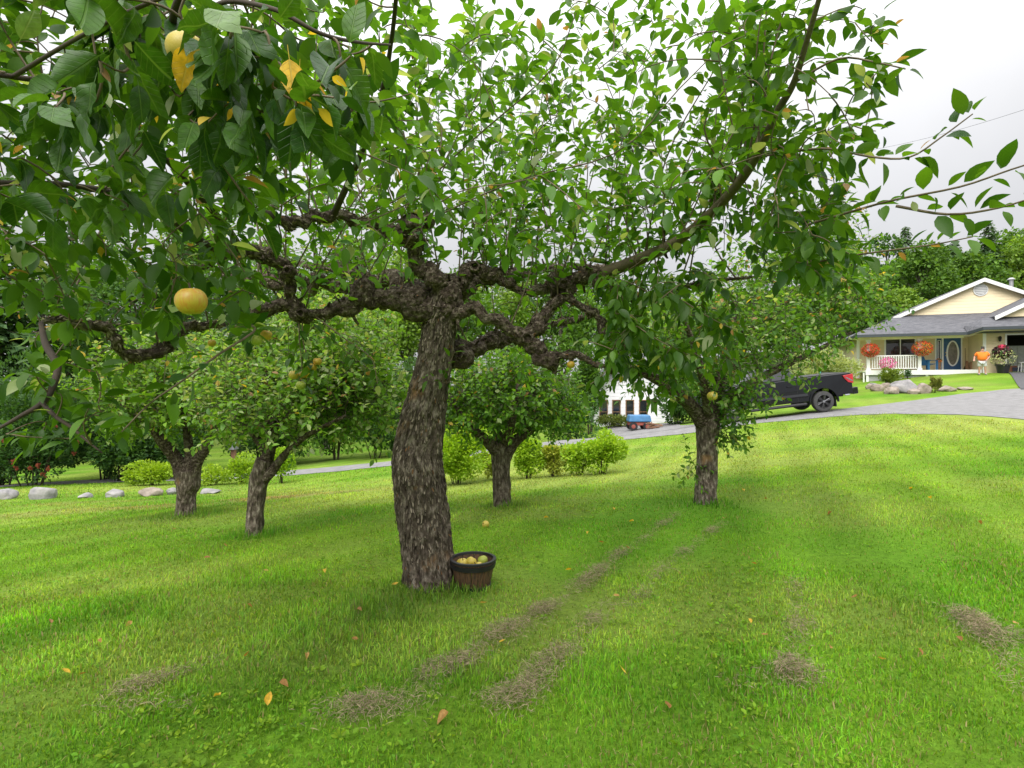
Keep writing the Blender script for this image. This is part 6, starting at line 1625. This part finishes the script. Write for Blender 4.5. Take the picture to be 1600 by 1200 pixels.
# ------------------------------------------------------------------ person by the garage
def person():
    d = 34.6; x = hx(1534.5, d); z = float(ter(x, d))
    root = empty("person", (x, d, z), (0, 0, R(-30))); root.scale = (0.98, 0.98, 0.92); tag(root, "person in an orange T-shirt and pale shorts standing by the garage, arms bent", "person")
    skin = mat('skin', (0.50, 0.27, 0.19), 0.55, 0.08, 6); orange = mat('orange_shirt', (0.85, 0.20, 0.015), 0.8, 0.08, 4, 0.2); shorts = mat('pale_shorts', (0.55, 0.55, 0.56), 0.8, 0.06, 4); hair = mat('dark_cap', (0.04, 0.03, 0.028), 0.7); shoe = mat('shoe', (0.30, 0.28, 0.26), 0.7)
    H = [  # body joints: x right(+), y back(+), z
        (0, 0, 0.92, (0.17, 0.13)), (0, 0, 1.12, (0.185, 0.145)), (0, -0.01, 1.34, (0.18, 0.12)), (0, 0, 1.47, (0.07, 0.07)), (0.02, -0.03, 1.60, (0.088, 0.10)), (0.02, -0.03, 1.70, (0.078, 0.09)),
        (-0.22, 0, 1.41, 0.062), (-0.36, 0.05, 1.17, 0.050), (-0.40, -0.14, 0.98, 0.038),
        (0.22, 0, 1.41, 0.062), (0.36, 0.04, 1.17, 0.050), (0.24, -0.16, 1.00, 0.038),
        (-0.11, 0, 0.84, 0.10), (-0.13, -0.01, 0.48, 0.062), (-0.14, 0.02, 0.08, 0.042), (-0.16, -0.12, 0.04, 0.040),
        (0.11, 0, 0.84, 0.10), (0.14, -0.01, 0.48, 0.062), (0.16, 0.02, 0.08, 0.042), (0.19, -0.12, 0.04, 0.040)]
    E = [(0, 1), (1, 2), (2, 3), (3, 4), (4, 5), (2, 6), (6, 7), (7, 8), (2, 9), (9, 10), (10, 11), (0, 12), (12, 13), (13, 14), (14, 15), (0, 16), (16, 17), (17, 18), (18, 19)]
    # hands: palm + five fingers
    for (b, dx) in ((8, -1), (11, 1)):
        w = np.array(H[b][:3]); fwd = nrm(np.array([0.25 * dx if b == 8 else -0.6, -0.7, -0.45])); sd = nrm(np.cross(fwd, [0, 0, 1.0]))
        n0 = len(H); pm = w + fwd * 0.07; H.append((*pm, 0.034)); E.append((b, n0))
        for k, (off, L) in enumerate(((-0.030, 0.062), (-0.010, 0.075), (0.010, 0.07), (0.030, 0.055))):
            a = pm + sd * off + fwd * 0.03; t = a + fwd * L * 0.8 + np.array([0, 0, -0.02])
            i = len(H); H.append((*a, 0.011)); H.append((*t, 0.009)); E += [(n0, i), (i, i + 1)]
        a = w + fwd * 0.04 + sd * (0.04 * dx); t = a + fwd * 0.045 + sd * (0.02 * dx); i = len(H); H.append((*a, 0.012)); H.append((*t, 0.010)); E += [(n0, i), (i, i + 1)]
    def build(name, verts, edges, material, sub=2):
        bm = bmesh.new(); lay = bm.verts.layers.skin.verify(); vv = [bm.verts.new(v[:3]) for v in verts]
        for a, b in edges: bm.edges.new((vv[a], vv[b]))
        for i, v in enumerate(vv):
            rr = verts[i][3]; v[lay].radius = rr if isinstance(rr, tuple) else (rr, rr); v[lay].use_root = (i == 0)
        me = bpy.data.meshes.new(name); bm.to_mesh(me); bm.free()
        o = link(name, me, None, root)
        m = o.modifiers.new("skin", 'SKIN'); m.use_smooth_shade = True
        s = o.modifiers.new("sub", 'SUBSURF'); s.levels = sub; s.render_levels = sub
        dg = bpy.context.evaluated_depsgraph_get()
        me2 = bpy.data.meshes.new_from_object(o.evaluated_get(dg)); o.modifiers.clear(); o.data = me2
        me2.name = name
        me2.materials.clear(); me2.materials.append(material)
        return o
    build("body", H, E, skin)
    build("t_shirt", [(0, 0.0, 0.90, (0.25, 0.20)), (0, -0.03, 1.08, (0.275, 0.23)), (0, -0.01, 1.34, (0.24, 0.17)), (0, 0, 1.47, (0.085, 0.085)), (-0.23, 0, 1.405, (0.10, 0.10)), (-0.335, 0.04, 1.22, (0.095, 0.095)), (0.23, 0, 1.405, (0.10, 0.10)), (0.335, 0.03, 1.22, (0.095, 0.095))],
          [(0, 1), (1, 2), (2, 3), (2, 4), (4, 5), (2, 6), (6, 7)], orange)
    build("shorts", [(0, 0, 0.90, (0.19, 0.16)), (-0.115, 0, 0.80, (0.13, 0.13)), (-0.135, 0, 0.50, (0.115, 0.115)), (0.115, 0, 0.80, (0.13, 0.13)), (0.145, 0, 0.50, (0.115, 0.115))], [(0, 1), (1, 2), (0, 3), (3, 4)], shorts)
    build("cap", [(0.02, 0.02, 1.735, (0.09, 0.095)), (0.02, 0.0, 1.775, (0.078, 0.085)), (0.02, -0.12, 1.735, (0.07, 0.010))], [(0, 1), (0, 2)], hair)
    for i, (x_, y_) in enumerate(((-0.155, -0.05), (0.18, -0.05))):
        MB().prism([(-0.11, 0), (0.16, 0), (0.16, 0.07), (0.05, 0.10), (-0.11, 0.05)], 'x', -0.05, 0.05).build("shoe", shoe, root, bevel=0.015, loc=(x_, y_, 0.0))
    for s in (-1, 1):
        MB().lathe([(0.002, -0.012), (0.012, 0), (0.002, 0.012)], n=8, c=(0.02 + s * 0.033, -0.122, 1.635)).build("eye", hair, root)
    MB().add([(0.02 - 0.014, -0.118, 1.60), (0.02 + 0.014, -0.118, 1.60), (0.02, -0.148, 1.605), (0.02, -0.12, 1.645)], [(0, 1, 2), (1, 3, 2), (3, 0, 2), (0, 3, 1)]).build("nose", skin, root)
    MB().box(0.02 - 0.024, 0.02 + 0.024, -0.128, -0.115, 1.568, 1.575).build("mouth", mat('lip', (0.35, 0.12, 0.10), 0.6), root)
person()

# ------------------------------------------------------------------ overhead wire
a, b = P(1330, 240, 60), P(1760, 118, 30)
t = np.linspace(0, 1, 24)[:, None]; cpts = a * (1 - t) + b * t; cpts[:, 2] -= 0.5 * np.sin(np.pi * t[:, 0])
wv, wq, wt, _, _ = tube(cpts, np.full(24, 0.011), nseg=5, step=2.0, rough=0.0)
w_ = link("overhead_wire", mesh_np("overhead_wire", wv, tris=wt, quads=wq), M['black']); tag(w_, "thin overhead wire crossing the pale sky above the house", "wire")

# ------------------------------------------------------------------ grass
def on_lawn(x, y):
    """True where there is lawn between the camera and the drive"""
    n = catmull(ROAD_N, 8)
    keep = y < np.interp(x, n[:60, 0], n[:60, 1]) + 0.06
    return keep & (x < 13.4)
def grass():
    r = np.random.default_rng(21)
    tp = np.array([(672, 4.5)])
    Vs, Fs, Cs = [], [], []
    nv = 0
    bands = [(1.7, 3.0, 12500, 0.0052, 0.031, 3), (3.0, 4.6, 7200, 0.0066, 0.032, 3), (4.6, 7.0, 3600, 0.0090, 0.034, 1), (7.0, 10.5, 1600, 0.013, 0.037, 1), (10.5, 15.0, 640, 0.019, 0.042, 1), (15.0, 21.5, 280, 0.028, 0.05, 1)]
    for (y0, y1, dens, w, h, seg) in bands:
        n = int(dens * (y1 - y0) * (y0 + y1) * 1.06)
        y = r.uniform(y0, y1, n); x = r.uniform(-1, 1, n) * 1.06 * y1
        k = (np.abs(x) < 1.06 * y + 0.3); x, y = x[k], y[k]
        clump = fbm(x * 2.3, y * 2.3, 11.0, 3); patch = fbm(x * 0.7, y * 0.7, 14.0, 3)
        k = (r.random(len(x)) < 0.80 + 0.5 * clump + 0.3 * patch) & on_lawn(x, y); x, y, clump, patch = x[k], y[k], clump[k], patch[k]
        n = len(x)
        z = ter(x, y) - 0.004
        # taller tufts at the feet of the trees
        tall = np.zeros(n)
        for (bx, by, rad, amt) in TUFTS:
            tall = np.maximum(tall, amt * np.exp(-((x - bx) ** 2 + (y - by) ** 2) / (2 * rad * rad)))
        hh = h * r.uniform(0.45, 1.25, n) * (1 + 0.6 * clump + 0.25 * patch) * (1 + tall)
        ww = w * r.uniform(0.6, 1.3, n)
        a = r.uniform(0, 2 * np.pi, n); lean = np.abs(r.normal(0, 0.8, n))
        side = np.stack([np.cos(a), np.sin(a), 0 * a], 1)
        la = a + np.pi / 2 + r.normal(0, 0.6, n)
        ld = np.stack([np.cos(la), np.sin(la), 0 * la], 1)
        base = np.stack([x, y, z], 1)
        tipv = base + ld * (hh * np.sin(np.minimum(lean, 1.35)))[:, None] + np.array([0, 0, 1.0]) * (hh * np.cos(np.minimum(lean, 1.35)))[:, None]
        c = lawn_color(x, y)
        v = r.random((n, 1))
        c = c * (0.55 + 0.95 * r.random((n, 1))) * (1 + np.array([0.35, 0.1, 0.2]) * r.normal(0, 0.6, (n, 1)).clip(-1, 1.5)) * (1 + 0.45 * clump[:, None])
        dead = (r.random(n) < 0.07 + 0.22 * np.clip(fbm(x * 1.4, y * 1.4, 50.0, 3), 0, 1)); c[dead] = np.array([0.30, 0.25, 0.11]) * r.uniform(0.6, 1.2, (dead.sum(), 1))
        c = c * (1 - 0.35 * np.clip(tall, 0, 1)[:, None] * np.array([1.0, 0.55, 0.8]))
        if seg == 1:
            V = np.stack([base - side * ww[:, None] * 0.5, base + side * ww[:, None] * 0.5, tipv], 1).reshape(-1, 3)
            F = np.arange(n * 3).reshape(-1, 3); C = np.repeat(c, 3, 0)
        else:
            mid = base * 0.45 + tipv * 0.55 + np.array([0, 0, 1.0]) * (hh * 0.16)[:, None]
            V = np.stack([base - side * ww[:, None] * 0.5, base + side * ww[:, None] * 0.5, mid - side * ww[:, None] * 0.42, mid + side * ww[:, None] * 0.42, tipv], 1).reshape(-1, 3)
            o = (np.arange(n) * 5)[:, None]
            F = np.stack([o + [0, 1, 3], o + [0, 3, 2], o + [2, 3, 4]], 1).reshape(-1, 3); C = np.repeat(c, 5, 0)
        Vs.append(V); Fs.append(F + nv); Cs.append(C); nv += len(V)
    V, F, C = np.vstack(Vs), np.vstack(Fs), np.vstack(Cs)
    print("grass tris", len(F))
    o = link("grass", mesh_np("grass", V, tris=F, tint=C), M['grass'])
    tag(o, "short mown green grass covering the lawn", "grass", kind="stuff")
def gxy(px, py): q = G(px, py); return q[0], q[1]
TUFTS = [(*gxy(650, 925), 0.22, 2.6), (*gxy(700, 925), 0.20, 2.0), (*gxy(600, 950), 0.25, 1.6), (*gxy(760, 922), 0.12, 0.8), (*gxy(1103, 789), 0.25, 3.2), (*gxy(785, 791), 0.22, 2.2), (*gxy(397, 837), 0.22, 2.6), (*gxy(290, 805), 0.35, 2.6)]
for (px, py) in [(400, 915), (480, 1000), (250, 960), (700, 1060), (1150, 1060), (320, 860), (1000, 1080), (1420, 930)]:
    TUFTS.append((*gxy(px, py), 0.28, 0.7))
grass()

def weeds():
    """clover, dandelion and plantain leaves in the turf"""
    r = np.random.default_rng(22)
    n = 9000
    y = r.uniform(1.8, 8.5, n) ; x = r.uniform(-1, 1, n) * 1.02 * y
    k = fbm(x * 0.8, y * 0.8, 31.0, 3) + r.normal(0, 0.16, n) > 0.18; x, y = x[k], y[k]
    LP, LD, LU, LS, LC = [], [], [], [], []
    for xx, yy, zz in zip(x, y, ter(x, y)):
        m = int(r.integers(3, 8)); a = r.uniform(0, 6.28) + np.arange(m) * 6.28 / m + r.normal(0, 0.3, m)
        el = r.uniform(0.2, 0.9, m)
        d = np.stack([np.cos(a) * np.cos(el), np.sin(a) * np.cos(el), np.sin(el)], 1)
        s = r.uniform(0.014, 0.030) * r.uniform(0.7, 1.2, m)
        LP.append(np.array([xx, yy, zz + 0.012]) + 0 * d + d * 0.01); LD.append(d); LU.append(nrm(np.array([0, 0, 1.0]) + r.normal(0, 0.3, (m, 3)))); LS.append(s)
        LC.append(np.array([0.13, 0.25, 0.015]) * r.uniform(0.6, 1.5, (m, 1)) * np.array([r.uniform(0.8, 1.3), 1, 1]))
    o = leaf_obj("lawn_weeds", *map(np.concatenate, (LP, LD, LU, LS, LC)), T_LOW, M['grass'])
    tag(o, "broad clover and dandelion leaves growing in the mown grass", "weeds", kind="stuff")
weeds()

def clippings():
    """dry mown grass lying in broken rows"""
    r = np.random.default_rng(23)
    rows = [[(530, 1120, 1.0), (590, 1112, 1.2), (650, 1108, 1.2), (668, 1060, 0.9), (720, 1042, 0.8), (780, 995, 1.0), (800, 988, 1.2), (850, 955, 0.6), (885, 940, 0.6), (965, 870, 0.6), (1000, 850, 0.5), (1055, 806, 0.5)],
            [(780, 1105, 0.9), (820, 1090, 1.1), (850, 1045, 1.0), (900, 1015, 0.8), (915, 985, 0.7), (955, 945, 0.6), (985, 950, 0.5), (1045, 880, 0.6), (1070, 865, 0.5), (1130, 818, 0.4)],
            [(1225, 1085, 1.0), (1240, 1060, 1.0), (1235, 1030, 0.7), (1250, 1000, 0.5), (1245, 945, 0.6), (1245, 910, 0.5)],
            [(1490, 955, 0.7), (1530, 985, 1.0), (1560, 1020, 1.0), (1590, 1050, 0.9), (1590, 1090, 0.9)], [(175, 1095, 0.5), (215, 1080, 0.6), (280, 1055, 0.6), (340, 1032, 0.4)], [(1150, 1075, 0.7), (1170, 1068, 0.6)], [(1600, 1000, 0.8), (1610, 1010, 0.8)], [(300, 1110, 0.4), (135, 1110, 0.3)]]
    LP, LD, LU, LS, LC = [], [], [], [], []
    for row in rows:
        g = [(*G(px, py), w) for px, py, w in row]
        for a, b in zip(g[:-1], g[1:]):
            L = math.hypot(a[0] - b[0], a[1] - b[1])
            for s in np.arange(0, L, 0.05):
                t = s / max(L, 1e-3); w = a[3] * (1 - t) + b[3] * t
                cx, cy = a[0] * (1 - t) + b[0] * t, a[1] * (1 - t) + b[1] * t
                amt = w * (0.16 + 1.8 * max(0.0, float(fbm(cx * 4.4, cy * 4.4, 40.0, 2)) + 0.02))
                m = int(amt * 230)
                if m < 4: continue
                x = cx + r.normal(0, 0.046 * (0.6 + 0.7 * w), m); y = cy + r.normal(0, 0.046 * (0.6 + 0.7 * w), m)
                q = np.exp(-((x - cx) ** 2 + (y - cy) ** 2) / 0.008)
                z = ter(x, y) + 0.022 + r.uniform(0, 0.055, m) * (0.25 + q) * min(1.2, amt)
                an = r.uniform(0, 6.28, m); el = r.normal(0, 0.28, m)
                LP.append(np.stack([x, y, z], 1)); LD.append(np.stack([np.cos(an) * np.cos(el), np.sin(an) * np.cos(el), np.sin(el)], 1)); LU.append(nrm(np.array([0, 0, 1.0]) + r.normal(0, 0.5, (m, 3))))
                LS.append(r.uniform(0.014, 0.052, m)); LC.append(np.array([0.31, 0.25, 0.16]) * r.uniform(0.35, 1.25, (m, 1)))
    T = (np.array([(0, 0, 0), (0.35, 0.026, 0.10), (0.35, -0.026, 0.10), (0.7, 0.022, 0.06), (0.7, -0.022, 0.06), (1, 0, -0.1)], float), np.array([(0, 2, 1), (1, 2, 4), (1, 4, 3), (3, 4, 5)]))
    o = leaf_obj("dry_clippings", *map(np.concatenate, (LP, LD, LU, LS, LC)), T, M['dry'])
    tag(o, "dry brown grass clippings lying in broken rows across the lawn", "grass clippings", kind="stuff")
clippings()

# fallen leaves
FALL = []
for k in range(5):
    tv, tf = leaf_template(7, half=0.27, fold=0.2 + 0.22 * k, curl=-0.25 + 0.15 * k, wave=0.02)
    FALL.append((tv, tf))
FM = {}
for mk in ('leaf_brown', 'leaf_yellow'):
    for k, (tv, tf) in enumerate(FALL):
        me = mesh_np("fallen_leaf", tv, tris=tf, smooth=True); me.materials.append(M[mk]); FM[(mk, k)] = me
spots = [(385, 1037, 'b', 1.1), (344, 1101, 'y', 0.8), (418, 1117, 'y', 1.2), (437, 1080, 'b', 1.2), (206, 981, 'b', 1.0), (110, 1067, 'y', 0.9), (122, 1070, 'b', 0.7), (557, 962, 'b', 1.2), (750, 952, 'b', 1.2), (980, 1067, 'y', 1.1), (780, 1017, 'y', 0.9),
         (318, 879, 'b', 1.2), (386, 954, 'b', 0.9), (478, 1034, 'b', 0.9), (958, 940, 'b', 1.0), (935, 853, 'b', 1.3), (1062, 905, 'b', 1.1), (1174, 887, 'b', 1.2), (1380, 1042, 'b', 1.4), (1190, 1003, 'b', 0.9), (1297, 1025, 'b', 0.8), (1497, 1008, 'b', 1.0), (1528, 821, 'b', 1.2),
         (1434, 1026, 'b', 0.8), (1046, 1124, 'b', 1.1), (700, 1128, 'b', 1.3), (1171, 977, 'y', 0.8), (507, 898, 'y', 1.0), (270, 832, 'b', 1.2), (355, 860, 'b', 1.0), (612, 922, 'y', 1.0), (893, 897, 'y', 1.0), (920, 838, 'y', 1.0), (1424, 766, 'y', 1.6), (1455, 785, 'y', 1.4), (1132, 816, 'b', 1.3),
         (984, 864, 'b', 1.0), (1160, 770, 'y', 1.2), (1195, 785, 'b', 1.3), (990, 820, 'y', 1.1), (960, 800, 'y', 1.2), (850, 815, 'y', 1.1), (1300, 806, 'b', 1.2), (700, 870, 'y', 0.9), (560, 1010, 'b', 0.8), (420, 900, 'b', 0.9), (80, 985, 'b', 0.9), (155, 1010, 'b', 0.7), (1590, 985, 'b', 1.0), (1340, 940, 'b', 0.9)]
for px, py, k, s in spots:
    g = G(px, py)
    mk = 'leaf_brown' if k == 'b' else 'leaf_yellow'
    o = bpy.data.objects.new("fallen_leaf", FM[(mk, int(rng.integers(5)))]); COL.objects.link(o)
    sz = 0.052 * s
    o.location = (g[0], g[1], g[2] + 0.042); o.scale = (sz, sz, sz); o.rotation_euler = (rng.normal(0, 0.35), rng.normal(0, 0.35), rng.uniform(0, 6.28))
    tag(o, "curled brown fallen leaf lying on the mown lawn" if k == 'b' else "yellow fallen leaf lying on the mown lawn", "leaf", "brown leaves fallen on the lawn" if k == 'b' else "yellow leaves fallen on the lawn")
